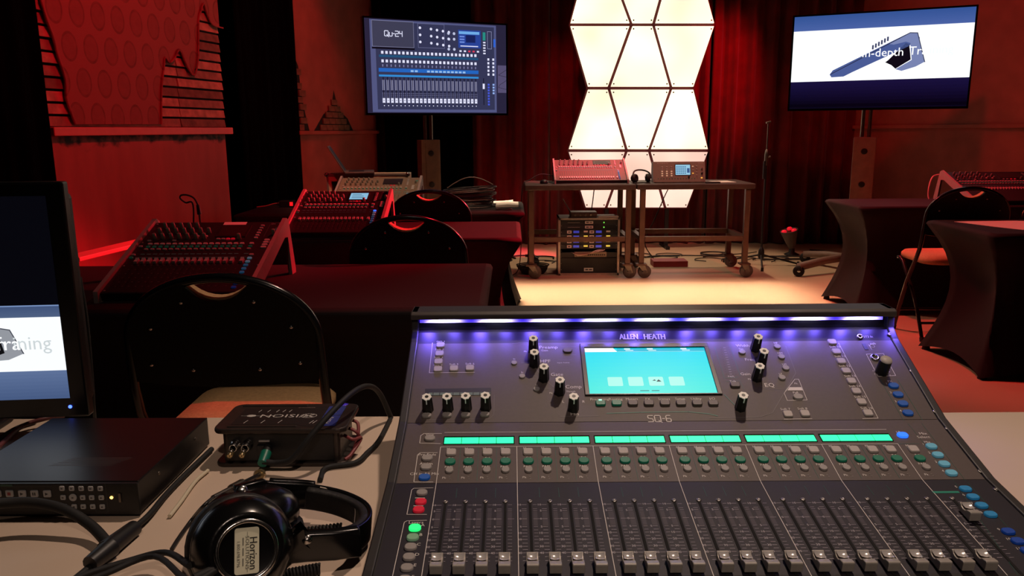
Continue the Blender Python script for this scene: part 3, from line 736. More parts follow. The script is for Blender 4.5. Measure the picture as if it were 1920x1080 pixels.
vt = FM.uv(1000, 811)[1]; pr[id(FM)].rect(xl + .003, xr - .002, vt - .0004, vt + .0004, ZP, PW)
pr[id(FM)].rect(xr + .001, xr + .030, vl1 - .0002, vl1 + .0002, ZP, PT)
# lit scribble strips, six blocks of four
LITG = mat('lit_scribble_strip', (40, 245, 160), 0.35, emit=1.35); STRIPB = mat('strip_window', (8, 30, 22), 0.2)
v0 = FM.uv(1000, 832.5)[1]; v1 = FM.uv(1000, 821.5)[1]
for g in range(6):
    a = US[g * 4] - cp * .46; b = US[g * 4 + 3] + cp * .46
    w_ = MB().bx(a - .001, b + .001, v0 - .001, v1 + .0035, .0006, .0016).build('scribble_strip', STRIPB, con, M=FM.M)
    for c in range(4):
        x0 = a + (b - a) * c / 4 + .0004; x1 = a + (b - a) * (c + 1) / 4 - .0004
        MB().bx(x0, x1, v0, v1, .0016, .0021).build('name_display', LITG, w_)
# left-hand boxes and keys
put('view_key', ovb, GREYPLA, FM, 806, 823); plabel(FM, 806, 816, 'View', .006)
pline(FM, [(828, 814), (795, 814), (789, 818), (787, 832), (826, 833)]); pline(FM, [(818, 824), (832, 824)], .0003, PT)
for x, y, t, mt in [(801, 860, 'Pre Fade', GREYPLA), (799, 877, 'Assign', GREYPLA), (796, 896, 'CH in All Mix', BLUEB)]:
    put('assign_key', ovb, mt, FM, x, y); plabel(FM, x, y - 6.5, t, .007)
pline(FM, [(820, 850), (788, 850), (783, 854), (776, 905), (812, 905)])
put('reset_key', lay, GREYPLA, FF, 791, 925); put('mute_group_key', lay, REDB, FF, 789, 942); put('mute_group_key', lay, REDB, FF, 785, 957)
pline(FF, [(779, 935), (796, 935)], .0012); pline(FF, [(776, 950), (793, 950)], .0012)
pline(FF, [(812, 916), (776, 917), (772, 920), (763, 966), (800, 966)])
for k, (x, y) in enumerate([(778, 991), (774, 1009), (770, 1027), (767, 1046), (763, 1066), (759, 1088)]):
    put('layer_key', lay, (GREEN_L, PALEG, GREYPLA, GREYPLA, GREYPLA, GREYPLA)[k], FF, x, y); plabel(FF, x + 15, y - 5, 'ABCDEF'[k], .007)
plabel(FF, 780, 981, 'Layers', .007); pline(FF, [(800, 977), (763, 978), (758, 981), (730, 1110)])
# mix keys on the right
put('mix_key', ovb, LITB, FM, 1692, 817); plabel(FM, 1684, 811, 'LR', .006); plabel(FM, 1730, 814, 'Mix', .0075); plabel(FM, 1731, 820.5, 'Select', .0075)
for k, (x, y) in enumerate([(1746, 838), (1758, 854), (1770, 871), (1783.5, 888)]):
    put('mix_key', ovb, SKYB, FM, x, y); plabel(FM, x - 16, y - 4, str(k + 1), .006)
plabel(FM, 1738, 830, 'Mix', .006)
for k, (x, y) in enumerate([(1810, 918), (1824, 933), (1840, 949), (1857, 966)]):
    put('mix_key', ovb, MIDB, FF, x, y); plabel(FF, x - 18, y - 4, str(k + 5), .006)
for k, (x, y) in enumerate([(1890, 998), (1908, 1016), (1926, 1034), (1945, 1053)]):
    put('mix_key', ovb, BLUED, FF, x, y); plabel(FF, x - 18, y - 4, str(k + 9), .006)
pline(FM, [(1702, 795), (1790, 905)], .0003, PT); pline(FM, [(1728, 795), (1812, 905)], .0003, PT)
pline(FF, [(1790, 906), (1908, 1080)], .0003, PT); pline(FF, [(1814, 906), (1960, 1070)], .0003, PT)
u, v = FF.uv(1773, 924); MB().bx(u - .017, u + .017, v - .002, v + .002, .0005, .0012).build('main_stripe', mat('teal_stripe', (24, 120, 98), 0.5, emit=.1), con, M=FF.M)
# faders
FVT = FF.uv(1000, 945)[1]; FVB = -0.02
slotm = MB().bx(-.0017, .0017, FVB, FVT, .0006, .0014).mesh('fader_slot'); SLOT = mat('slot_black', (4, 3, 4), 0.9)
q = MB()
for k, t in enumerate([0, .09, .13, .30, .46, .525, .585, .65, .71, .78, .84, .90, .96, 1.03, 1.10]):
    vv = FVT - .003 - t * .098
    q.rect(-.0105, -.0045, vv - .0003, vv + .0003, ZP, lin((168, 160, 168))); q.rect(.0035, .0085 if k != 3 else .0112, vv - .0003, vv + .0003, ZP, lin((150, 142, 150)))
q.rect(-.0105, -.004, FVT - .003 - .44 * .098, FVT - .003 - .15 * .098, ZP - .0002, lin((58, 52, 60))); q.rect(.0035, .0085, FVT - .003 - .44 * .098, FVT - .003 - .15 * .098, ZP - .0002, lin((58, 52, 60)))
for t, s_ in ((0, '10'), (.13, '5'), (.30, '0'), (.46, '5'), (.585, '10'), (.71, '20'), (.84, '30'), (.96, '40')):
    q.text(s_, -.0112, FVT - .003 - t * .098, .0052, ZP, lin((190, 184, 190)), 'R')
scalem = q.mesh('fader_scale')
# fader cap: sloping finger scoop behind, tall block in front
CAPMET = mat('silver_fader_cap', (172, 166, 158), 0.34, 0.3, noise=.04, scale=200)
q = MB(); hw = .0068
q.prism([(-.0125, 0.002), (-.0125, .0125), (-.0112, .0140), (-.0035, .0122), (-.0020, .0105), (.0, .0092), (.004, .0088), (.008, .0098), (.0105, .0125), (.0125, .0122), (.013, .002)], -hw, hw, 'x')
capm = q.mesh('fader_cap')
q = MB(); nn = 6; vs = []; fs = []
for j in range(nn + 1):
    for i in range(nn + 1):
        a = i / nn * 2 - 1; b = j / nn * 2 - 1; vs.append((a * .0053, .0042 + b * .0058, .0102 + .0025 * (a * a * .5 + b * b * .5) + (.0006 if abs(b) == 1 else 0)))
for j in range(nn):
    for i in range(nn): fs.append((j * (nn + 1) + i, j * (nn + 1) + i + 1, (j + 1) * (nn + 1) + i + 1, (j + 1) * (nn + 1) + i))
q.add(vs, fs, True); scoopm = q.mesh('finger_scoop')
SCOOP = mat('polished_scoop', (228, 224, 222), 0.18, 0.55)
stemm = MB().bx(-.0012, .0012, -.004, .004, -.0004, .003).mesh('fader_stem')
vcap = FF.uv(1060, 1058, .006)[1]; ubm = FF.uv(1758, 935)[0]
vmas = FF.uv(1815, 962, .006)[1]
UF = US + [um + .0005]
for i, u in enumerate(UF):
    obj('fader_slot', slotm, SLOT, con, FF.M @ Matrix.Translation((u, 0, 0)))
    obj('fader_scale', scalem, PRINT, con, FF.M @ Matrix.Translation((u, 0, 0)))
    put('screw', scm, SCR, FF, u=u, v=FVT + .004)
    c = obj('fader_cap', capm, CAPMET, con, FF.M @ Matrix.Translation((u, vcap if i < 24 else vmas, .0012)), bevel=.0008)
    obj('finger_scoop', scoopm, SCOOP, c); obj('fader_stem', stemm, BLACK, c)
for f, n in ((FF, 'fader_panel_print'), (FM, 'channel_panel_print'), (FT, 'control_panel_print'), (FB, 'maker_name_print')):
    pr[id(f)].build(n, PRINT, con, M=f.M)['kind'] = 'stuff'
# ================================================================== TABLES WITH STRETCH COVERS
SPAND = mat('dark_stretch_cover', (19, 11, 14), 0.8, noise=0.12, scale=160, spec=.3)
def stretch_table(label, x0, x1, y0, y1, top=0.742, group=None):
    cx, cy = (x0 + x1) / 2, (y0 + y1) / 2; A, B = (x1 - x0) / 2, (y1 - y0) / 2
    t = thing('covered_table', label, 'table', (cx, cy, 0), 0, group)
    r = 0.025; per = []
    def side(n): return [i / n for i in range(n)]
    cor = [(A, B), (-A, B), (-A, -B), (A, -B)]
    n1, n2 = 14, 10
    for k, n in ((0, n1), (1, n2), (2, n1), (3, n2)):
        p, q_ = cor[k], cor[(k + 1) % 4]
        for u in side(n):
            per.append((p[0] + (q_[0] - p[0]) * u, p[1] + (q_[1] - p[1]) * u, math.sin(math.pi * u)))
    N = len(per); vs = []; fs = []
    rings = []
    rings.append([(x * (1 - r / A), y * (1 - r / B), top) for x, y, s in per])
    rings.append([(x * (1 - .3 * r / A), y * (1 - .3 * r / B), top - .006) for x, y, s in per])
    rings.append([(x, y, top - .02) for x, y, s in per])
    for j in range(1, 11):
        u = j / 10.0; w = math.sin(math.pi * min(1, u ** 0.8)) 
        ring = []
        for x, y, s in per:
            hem = 0.012 + 0.05 * s
            z = (top - .035) * (1 - u) + hem * u
            pin = 0.10 * w + 0.015 * math.sin(math.pi * u * .5)                     # waist of the legs
            sag = 0.055 * s * math.sin(math.pi * min(1.0, u * 0.95)) + 0.02 * s * u  # sides drawn in between the legs
            dx = -math.copysign(min(pin, A * .9), x) if abs(x) > A * .98 else 0; dy = -math.copysign(min(pin, B * .9), y) if abs(y) > B * .98 else 0
            X = x * (1 - (pin + (0)) / A) ; Y = y * (1 - pin / B)
            if abs(abs(x) - A) < 1e-6: X -= math.copysign(sag, x)
            if abs(abs(y) - B) < 1e-6: Y -= math.copysign(sag, y)
            ring.append((X, Y, z))
        rings.append(ring)
    for rg in rings: vs += rg
    for k in range(len(rings) - 1):
        for i in range(N):
            j = (i + 1) % N; fs.append((k * N + j, k * N + i, (k + 1) * N + i, (k + 1) * N + j))
    q = MB(); q.add(vs, [f[::-1] for f in fs], True); q.add(rings[0], [tuple(range(N))])
    q.build('stretch_cover', SPAND, t)
    for sx in (-1, 1):
        for sy in (-1, 1):
            x = sx * (A - .045); y = sy * (B - .045)
            MB().cyl((x, y, 0), (x, y, .03), .022, .018, 10).build('foot', RUBBER, t)
            MB().cyl((x * .90, y * .78, .03), (x * .85, y * .55, .35), .012, .012, 8).cyl((x * .85, y * .55, .35), (x * .87, y * .62, top - .03), .012, .012, 8).build('leg', STEEL, t)
    return t
T1 = (-1.95, -0.075, 2.24, 3.06); T2 = (-1.7, 0.05, 3.76, 4.5); T3 = (-1.76, 0.085, 4.98, 5.78)
stretch_table('dark covered table with the mixer that has a white label strip', *T1)
stretch_table('dark covered table with the mixer that has a lit pale blue screen', *T2)
stretch_table('dark covered table with the flight case and the heap of cables', *T3)
stretch_table('dark covered table with a pink-lit white sheet on it', 2.33, 4.1, 3.78, 4.42)
stretch_table('dark covered table with the red-cheeked mixer beyond a chair, by the right flat', 2.30, 4.4, 5.18, 5.80)

# ================================================================== FOLDING CHAIRS
CHF = mat('black_enamel_tube', (15, 15, 17), 0.22, noise=0.05, scale=60); BOARD = mat('black_back_board', (5, 5, 5), 0.5, noise=0.1, scale=30, spec=.25)
def make_chair(label, loc, rz, group=None):
    """faces +Y, back towards -Y, origin on the floor below the backrest"""
    t = thing('folding_chair', label, 'chair', loc, rz, group)
    TOP = 0.905; a = 0.235; b = 0.175; tilt = 0.16
    def P(x, s, d=0.0): return V((x, -s * 0 + (TOP - (TOP - s)) * 0 + d - 0.0 + tilt * (s - 0) * 0, 0))
    def pt(x, s, d=0.0):                    # s: distance down from the apex, d: offset along the board's normal
        z = TOP - s; y = -0.02 + tilt * s; return V((x, y + d, z + d * tilt))
    hoop = []
    for k in range(13):
        an = math.pi * k / 12; x = a * math.cos(an); s = b * (1 - math.sin(an) ** 0.9); hoop.append(pt(x, s))
    legR = [V((0.228, 0.30, 0.0)), V((0.235, 0.165, 0.33)), pt(0.24, 0.36)]; legL = [V((-p.x, p.y, p.z)) for p in legR]
    MB().tube(legR + hoop + legL[::-1], 0.0125, 10, sub=3).build('back_frame', CHF, t)
    q = MB(); q.tube([V((-.205, -.03, 0)), V((-.205, .10, .22)), V((-.205, .30, .435)), V((-.18, .36, .45)), V((.18, .36, .45)), V((.205, .30, .435)), V((.205, .10, .22)), V((.205, -.03, 0))], 0.011, 8, sub=3)
    q.build('seat_frame', CHF, t)
    MB().cyl((-.232, .24, .14), (.232, .24, .14), .008).build('crossbar', CHF, t)
    MB().cyl((-.205, .03, .1), (.205, .03, .1), .008).build('crossbar', CHF, t)
    for s in (-1, 1):
        for y, x in ((.30, .228), (-.03, .205)): MB().cyl((s * x, y, 0), (s * x, y - .01 * (1 if y > 0 else -1), .025), .015, .014, 10).build('foot_cap', RUBBER, t)
    def outline(nt, bot, ins=0.0):
        pts = []; W = a - .006 - ins; top_s = lambda x: b * (1 - math.sqrt(max(0, 1 - (x / a) ** 2)) ** 0.9)
        xs_ = [W * (-1 + 2 * i / 28) for i in range(29)]
        up = []
        for x in xs_:
            s = top_s(x) + .004 + ins
            if abs(x) < .070: s = max(s, nt * (1 - (x / .072) ** 2) ** .8 + .018)
            up.append((x, s))
        lo = [(x, bot + .018 * (1 - (x / W) ** 2)) for x in xs_[::-1]]
        return up + lo
    def board(pts, d0, d1):
        n = len(pts); q = MB(); vs = [pt(x, s, d0) for x, s in pts] + [pt(x, s, d1) for x, s in pts]; h = n // 2
        fs = [(i, (i + 1) % n, n + (i + 1) % n, n + i) for i in range(n)]
        for i in range(h - 1):
            fs.append((i + 1, i, n - 1 - i, n - 2 - i)); fs.append((n + i, n + i + 1, 2 * n - 2 - i, 2 * n - 1 - i))
        q.add(vs, fs); return q
    board(outline(.040, .268), -.012, -.002).build('backrest_board', BOARD, t)
    board(outline(.034, .272, -.001), -.002, .028).build('back_cushion', TAN, t, .004)
    for x, s in ((.088, .058), (.172, .125), (.185, .222), (.083, .238)):
        for sg in (-1, 1):
            p = pt(sg * x, s, -.012); MB().lathe([(.0055, 0), (.005, .003), (.0015, .0042), (0, .0042)], p, (0, -1, -tilt), 10).build('screw', CHROME, t)
    q = MB(); pts = rr(.40, .40, .09, 5); n = len(pts); rg = []
    for sc, z in ((.95, .452), (1, .465), (1, .482), (.93, .498), (.6, .504)): rg.append([(x * sc, .215 + y * sc, z) for x, y in pts])
    vs = sum(rg, []); fs = [(k * n + i, k * n + (i + 1) % n, (k + 1) * n + (i + 1) % n, (k + 1) * n + i) for k in range(4) for i in range(n)]
    q.add(vs, fs, True); q.add(rg[-1], [tuple(range(n))]); q.add(rg[0], [tuple(range(n))[::-1]]); q.build('seat', TAN, t)
    return t
c0 = aty(400, 520, 1.88)
ch = make_chair('black folding chair with tan seat pushed behind the cream desk', (c0.x + .005, 1.90, 0), 0.02)
def chair_copy(label, px, y, rz, dx=0):
    c = copy_tree(ch); p = aty(px, 400, y); c.location = (p.x + dx, y, 0); c.rotation_euler = (0, 0, rz); c['label'] = label; return c
chair_copy('black folding chair facing the table with the pale blue mixer screen', 763, 3.22, 0.0)
chair_copy('black folding chair facing the table with the flight case', 806, 4.62, 0.0)
chair_copy('black folding chair with tan seat behind the table with the pink-lit sheet', 1815, 4.56, -0.02)
chair_copy('black folding chair at the far end of the table with the pink-lit sheet', 1997, 4.45, 0.05)
# ================================================================== SMALLER MIXERS
MIXP = mat('mixer_panel_dark', (18, 17, 18), 0.5, noise=.08, scale=120)
CHEEK = mat('mixer_cheek_grey', (150, 130, 126), 0.45, noise=.06, scale=60)
q_ = MB(); q_.prism([(-.011, .0), (-.011, .009), (-.004, .007), (.004, .007), (.011, .010), (.011, 0)], -.0055, .0055, 'x'); m_cap = q_.mesh('fader_cap')
m_knob = MB().lathe([(.0075, 0), (.0062, .019), (.0045, .02), (0, .02)], n=8).mesh('knob')
m_btn = btn_mesh(.013, .009, .002, .004, 1).mesh('button')
m_btn2 = btn_mesh(.015, .011, .0025, .004, 1).mesh('button')
m_col = btn_mesh(.019, .012, .003, .004, 1).mesh('button')
m_scr = MB().lathe([(.004, 0), (.004, .0012), (0, .0014)], n=6).mesh('screw')
CAPG = mat('grey_fader_cap', (190, 184, 178), 0.35, 0.3)
KG = mat('grey_green_knob', (105, 112, 98), 0.45)
def small_mixer(label, loc, rz, w, n, cap_v=.40, panel=None, screen=None, blue_lit=False, rise=.195, depth=.46, lit=1.0, knobs=True):
    t = thing('digital_mixer', label, 'mixer', loc, rz)
    pm = panel or MIXP; h = w / 2
    a = V((0, 0, .028)); b = V((0, depth - .03, rise)); L = (b - a).length
    ey = (b - a).normalized(); M = frame(a, (1, 0, 0), ey); th = .05
    MB().bx(-h + .014, h - .014, 0, L, -th + .022, 0).build('body', BLACKM, t, M=M)
    MB().bx(-h + .015, h - .015, .004, L - .004, -.001, .0012).build('control_panel', pm, t, M=M)
    for s in (-1, 1):      # inverted-V end cheek: sloping bar plus rear leg
        x0, x1 = (h - .014, h) if s > 0 else (-h, -h + .014)
        nrm = V((-ey.z, ey.y))
        A0 = (-.012, .0); top = (depth - .02, rise + .012)
        bar = [(-.012, .0), (.045, .0), (depth - .062, rise - .052), (depth - .024, rise - .055), (depth + .004, .0), (depth + .052, .0), (depth + .052, .016), (depth - .004, rise + .004), (depth - .028, rise + .014), (-.012, .036)]
        q = MB(); nb = len(bar); vs = [(x, p[0], p[1]) for x in (x0, x1) for p in bar]
        fs = [(i, (i + 1) % nb, nb + (i + 1) % nb, nb + i) for i in range(nb)]
        quads = [(0, 1, 2, 9), (2, 3, 7, 8), (3, 4, 5, 6), (2, 8, 9), (3, 6, 7)]
        for f in quads: fs.append(tuple(f)); fs.append(tuple(nb + i for i in f[::-1]))
        q.add(vs, fs); q.build('side_cheek', CHEEK, t)
    def at(name, me, mt, u, v, hh=.0012):
        key = (me.name, mt.name)
        if key not in _mm: _mm[key] = matset(me, mt)
        return obj(name, _mm[key], mt, t, M @ Matrix.Translation((u, v * L, hh)))
    sw = w - .03; strip = .115 if w > .5 else .10      # right-hand strip of mix keys
    x0 = -h + .045; x1 = h - strip
    pit = (x1 - x0) / n
    pq = MB()
    for i in range(n + 1):
        u = x0 + pit * (i + .4) + (.012 if i == n else 0)
        at('fader_cap', m_cap, CAPG, u, cap_v if i < n else cap_v + .0)
        pq.rect(u - .0013, u + .0013, L * .07, L * .42, .0018, lin((5, 5, 5)))
        for k in range(6): pq.rect(u - .009, u - .004, L * (.08 + .055 * k), L * (.08 + .055 * k) + .0012, .0018, lin((120, 112, 108)))
        at('mute_key', m_btn2, LTBTN, u, .655); at('select_key', m_btn, GREEN_D, u, .615); at('listen_key', m_btn, GREYPLA, u, .578)
        pq.rect(u - pit * .36, u + pit * .36, L * .505, L * .517, .002, lin((60, 140, 130))); pq.rect(u - pit * .36, u + pit * .36, L * .455, L * .467, .002, lin((40, 110, 105)))
    at('layer_key', m_btn, GREYPLA, x0 - .02, .50); at('layer_key', m_btn, GREEN_D, x0 - .02, .46); at('meter_key', m_btn, GREYPLA, x0 - .018, .62)
    # channel knobs, upper left
    kx0 = x0; kx1 = x0 + (x1 - x0) * .60; cols = 7
    for c in range(cols):
        for r in range(3):
            if c > 4 and r == 2: continue
            at('rotary_knob', m_knob, KG, kx0 + (kx1 - kx0) * (c + .3) / cols + r * .004, .745 + .085 * r)
    for c in (0, 3): at('switch', m_btn, GREYPLA, kx0 + (kx1 - kx0) * (c + .3) / cols - .012, .705)
    for c in (5, 6): at('switch', m_btn, LTBTN, kx0 + (kx1 - kx0) * (c + .3) / cols, .80 - .03); 
    # screen
    a0 = x0 + (x1 - x0) * .66; a1 = x1 - .02; v0 = L * .77; v1 = L * .93
    MB().bx(a0 - .006, a1 + .006, v0 - .006, v1 + .006, .0005, .004).build('screen_bezel', BLACK, t, M=M)
    sq = MB()
    if screen is None: sq.rect(a0, a1, v0, v1, .0046, lin((32, 8, 12))); sq.build('screen', PRINT, t, M=M)
    else:
        sq.rect(a0, a1, v0, v1, .0046, tuple(x * lit for x in lin(screen)))
        for k in range(3): sq.rect(a0 + .01, a1 - .01 - .012 * k, v0 + (v1 - v0) * (.2 + .25 * k), v0 + (v1 - v0) * (.28 + .25 * k), .0049, tuple(x * .25 * lit for x in lin(screen)))
        sq.build('screen', SCREEN, t, M=M)
    at('rotary_knob', m_knob, KG, a1 - .012, .735)
    for k in range(4): at('screen_key', m_btn, (GREYPLA, GREYPLA, REDB, REDB)[k], a0 + .01 + (a1 - a0) * .18 * k, .725)
    # right strip
    xs0 = x1 + .028
    for k in range(10):
        mt = (BLUED, BLUED, BLUED, MIDB, MIDB, MIDB, MIDB, SKYB, SKYB, GREYPLA)[k]
        at('mix_key', m_btn2, LITB if (blue_lit and k == 9) else mt, xs0 + .012, .06 + .048 * k)
    for k in range(4): at('group_key', m_col, LTBTN, xs0 + .038, .60 + .035 * k)
    for k in range(6): at('soft_key', m_btn, GREYPLA if k > 2 else LTBTN, xs0 - .004, .74 + .038 * k)
    pq.line([(xs0 + .02, L * .76), (xs0 + .02, L * .95), (xs0 + .04, L * .95)], .0012, .002, lin((90, 85, 85))); pq.text('Qu', xs0 + .03, L * .965, .012, .002, lin((150, 150, 150)))
    at('rotary_knob', m_knob, KG, xs0 + .05, .80)
    q = MB(); q.rect(xs0 + .045, xs0 + .062, L * .86, L * .90, .002, lin((40, 120, 110))); q.build('usb_panel', PRINT, t, M=M)
    for v in (.03, .35, .68, .97):
        for s in (-1, 1): at('screw', m_scr, SCR, s * (h - .022), v)
    pq.build('panel_print', PRINT, t, M=M)['kind'] = 'stuff'
    return t, M, L
# on the three left-hand tables
def place(px0, px1, yb, y):
    a = aty(px0, yb, y); b = aty(px1, yb, y); return (a.x + b.x) / 2, b.x - a.x
cx, w = place(285, 546, 407, 2.80)
mx1, M1, L1 = small_mixer('dark mixer with a white label strip, red-lit cheek, behind the desk chair', (cx - .005, 2.36, .742), 0.0, .475, 16, .405)
MB().rect(.02, .10, L1 * .95, L1 * .995, .0022).build('label_strip', WHITEP, mx1, M=M1)
cx, w = place(566, 737, 360, 4.22)
small_mixer('dark mixer with a lit pale blue screen and red cheek', (cx, 3.80, .742), 0.0, .475, 16, .30, screen=(150, 205, 240), blue_lit=True, lit=.8)
cx, w = place(636, 792, 333, 5.42)
small_mixer('warm-lit beige mixer in front of the flight case', (cx, 5.02, .742), 0.0, .56, 16, .18, panel=mat('mixer_panel_warm_lit', (120, 98, 80), 0.5, noise=.08, scale=120))  # warm light painted into this mixer's panel colour
p = aty(1770, 327, 5.62)
small_mixer('dark mixer with red-lit cheek on the table beside the right flat', (p.x + .32, 5.22, .742), 0.0, .64, 24, .40)
# ================================================================== STAGE CARTS AND WHAT STANDS ON THEM
CARTM = mat('brown_steel_cart', (92, 66, 54), 0.5, 0.3, noise=.2, scale=14); CARTTOP = mat('dark_cart_deck', (60, 42, 38), 0.6, noise=.2, scale=12)
def cart(label, x0, x1):
    y0, y1, top = 6.62, 7.22, .80; cx = (x0 + x1) / 2; cy = (y0 + y1) / 2; A = (x1 - x0) / 2; B = .30
    t = thing('stage_cart', label, 'cart', (cx, cy, 0))
    MB().bx(-A, A, -B, B, top - .045, top).build('deck', CARTTOP, t, .008)
    for sx in (-1, 1):
        for sy in (-1, 1):
            x = sx * (A - .055); y = sy * (B - .04)
            MB().bx(x - .022, x + .022, y - .022, y + .022, .125, top - .044).build('leg', CARTM, t, .003)
            c = MB().bx(x - .045, x + .045, y - .04, y + .04, .112, .125).build('caster', CARTM, t)
            dx = .03 if (sx, sy) != (1, -1) else .02
            MB().prism([(x - .03, .112), (x + .03, .112), (x + dx + .025, .05), (x + dx - .005, .05)], y - .028, y - .022, 'y').build('fork', STEEL, c); q = MB(); q.prism([(x - .03, .112), (x + .03, .112), (x + dx + .025, .05), (x + dx - .005, .05)], y + .022, y + .028, 'y')
            q.build('fork', STEEL, c)
            MB().lathe([(.02, -.02), (.05, -.018), (.057, -.01), (.057, .01), (.05, .018), (.02, .02)], (x + dx, y, .057), (0, 1, 0), 20).cyl((x + dx, y - .03, .057), (x + dx, y + .03, .057), .016).build('wheel', mat('grey_caster_rubber', (84, 78, 74), 0.6), c)
    zb = .345
    MB().bx(-A + .08, A - .08, -B + .022, -B + .06, zb - .028, zb + .012).build('rail', CARTM, t)
    MB().bx(-A + .08, A - .08, B - .06, B - .022, zb - .028, zb + .012).build('rail', CARTM, t)
    for s in (-1, 1): MB().bx(s * (A - .055) - .02, s * (A - .055) + .02, -B + .06, B - .06, zb - .028, zb + .012).build('rail', CARTM, t)
    return t
xa = aty(984, 345, 6.62).x; xb = aty(1194, 345, 6.62).x; xc = aty(1418, 345, 6.62).x
cart('brown steel rolling cart standing over the equipment rack', xa, xb - .004); cart('brown steel rolling cart with the grey touchscreen unit on top', xb + .004, xc)
CT = .80
REDLITP = mat('mixer_panel_magenta_lit', (96, 38, 48), 0.5, noise=.06, scale=90)  # dark panel with the magenta stage light painted into its colour
pa = aty(1040, 335, 6.76); pb = aty(1178, 335, 6.76)
small_mixer('magenta-lit mixer with many white faders on the cart over the rack', ((pa.x + pb.x) / 2, 6.74, CT), 0.0, .632, 24, .12, panel=REDLITP, screen=(190, 140, 120), rise=.19, depth=.34, lit=.35)
# grey touchscreen rack unit, leaning back
pa = aty(1225, 335, 6.8); pb = aty(1323, 335, 6.8); W = pb.x - pa.x
ru = thing('rack_mixer', 'grey rack mixer with small lit touchscreen standing on the cart', 'mixer', ((pa.x + pb.x) / 2, 6.80, CT))
GREYU = mat('grey_unit_panel', (136, 124, 110), 0.5, noise=.05, scale=70); Hh_ = .178
Mr = frame((0, 0, .006), (1, 0, 0), (0, .30, 1))
MB().prism([(.004, 0), (.054, .17), (.17, .17), (.17, 0)], -W / 2 + .01, W / 2 - .01, 'x').build('body', BLACKM, ru)
MB().bx(-W / 2, W / 2, 0, Hh_, -.005, 0).build('front_panel', GREYU, ru, M=Mr)
q = MB(); q.rect(-.03, .095, .062, .150, .0012, lin((150, 200, 225)))
for r in range(4):
    for c in range(5): q.rect(-.024 + c * .0175, -.011 + c * .0175, .072 + r * .018, .082 + r * .018, .0016, lin((70, 110, 150)))
q.rect(.068, .09, .08, .12, .0016, lin((60, 90, 140)))
MB().bx(-.036, .101, .056, .156, 0, .001).build('screen_bezel', BLACK, ru, M=Mr); q.build('touchscreen', SCREEN, ru, M=Mr)
LAMP = mat('small_white_key', (235, 205, 170), 0.4, emit=.3); OR = mat('amber_key', (255, 200, 90), 0.4, emit=.6)
def atr(name, me, mt, u, v):
    key = (me.name, mt.name)
    if key not in _mm: _mm[key] = matset(me, mt)
    return obj(name, _mm[key], mt, ru, Mr @ Matrix.Translation((u, v, .0002)))
for c in range(3):
    for r in range(5): atr('soft_key', m_btn2, LAMP if r < 3 else LTBTN, -.145 + c * .04, .055 + r * .019)
for k in range(14): atr('meter_light', m_scr, GREEN_D, -.18 + k * .024, .03)
for r in range(3): atr('soft_key', m_btn, (OR, LTBTN, LAMP)[r], .118, .075 + r * .03)
for r in range(4): atr('soft_key', m_btn, LTBTN, .150, .06 + r * .026)
atr('rotary_knob', m_knob, KNOBM, .195, .075); atr('rotary_knob', m_knob, CHROME, .195, .115); atr('soft_key', m_btn2, OR, .192, .035); atr('rotary_knob', m_knob, KNOBM, .082, .045)
q = MB(); q.text('ALLEN&HEATH', -.14, .165, .014, .0004, lin((200, 190, 180))); q.rect(.165, .205, .162, .167, .0004, lin((180, 170, 160))); q.build('panel_print', PRINT, ru, M=Mr)['kind'] = 'stuff'
for s in (-1, 1):
    for v in (.02, .155): atr('screw', m_scr, SCR, s * (W / 2 - .01), v)

# second, smaller pair of headphones between the two mixers
def headphones_small(loc):
    t = thing('headphones', 'black headphones lying on the cart between the two mixers', 'headphones', loc)
    for k, (x, rz) in enumerate(((-.075, .5), (.06, -.2))):
        ax = V((math.cos(rz), -math.sin(rz) - .3, .15)).normalized()
        c = MB().lathe([(.02, .0), (.04, .004), (.046, .016), (.046, .03), (.04, .046), (.018, .05), (.012, .036), (0, .036)], (x, 0, .047), ax, 18).build('ear_cup', RUBBER, t)
        MB().lathe([(.030, -.002), (.030, .002), (0, .003)], V((x, 0, .047)) - ax * .004, ax, 14).build('cup_plate', BLACKM, c)
    pts = [(-.07, .02, .085), (-.05, .05, .12), (0, .07, .132), (.06, .05, .125), (.10, .01, .10), (.115, -.02, .05)]
    MB().tube(pts, .009, 8).build('headband', BLACKM, t)
    MB().tube([(.02, -.05, .006), (-.05, -.07, .006), (-.08, -.04, .006), (0, -.03, .006), (.07, -.06, .006), (.10, -.03, .006), (.02, -.02, .008), (-.06, -.06, .008)], .004, 6).build('cord', RUBBER, t)
    return t
p = aty(1201, 330, 6.78); hs = headphones_small((p.x - .002, 6.80, CT)); hs.scale = (.82, .82, .82)
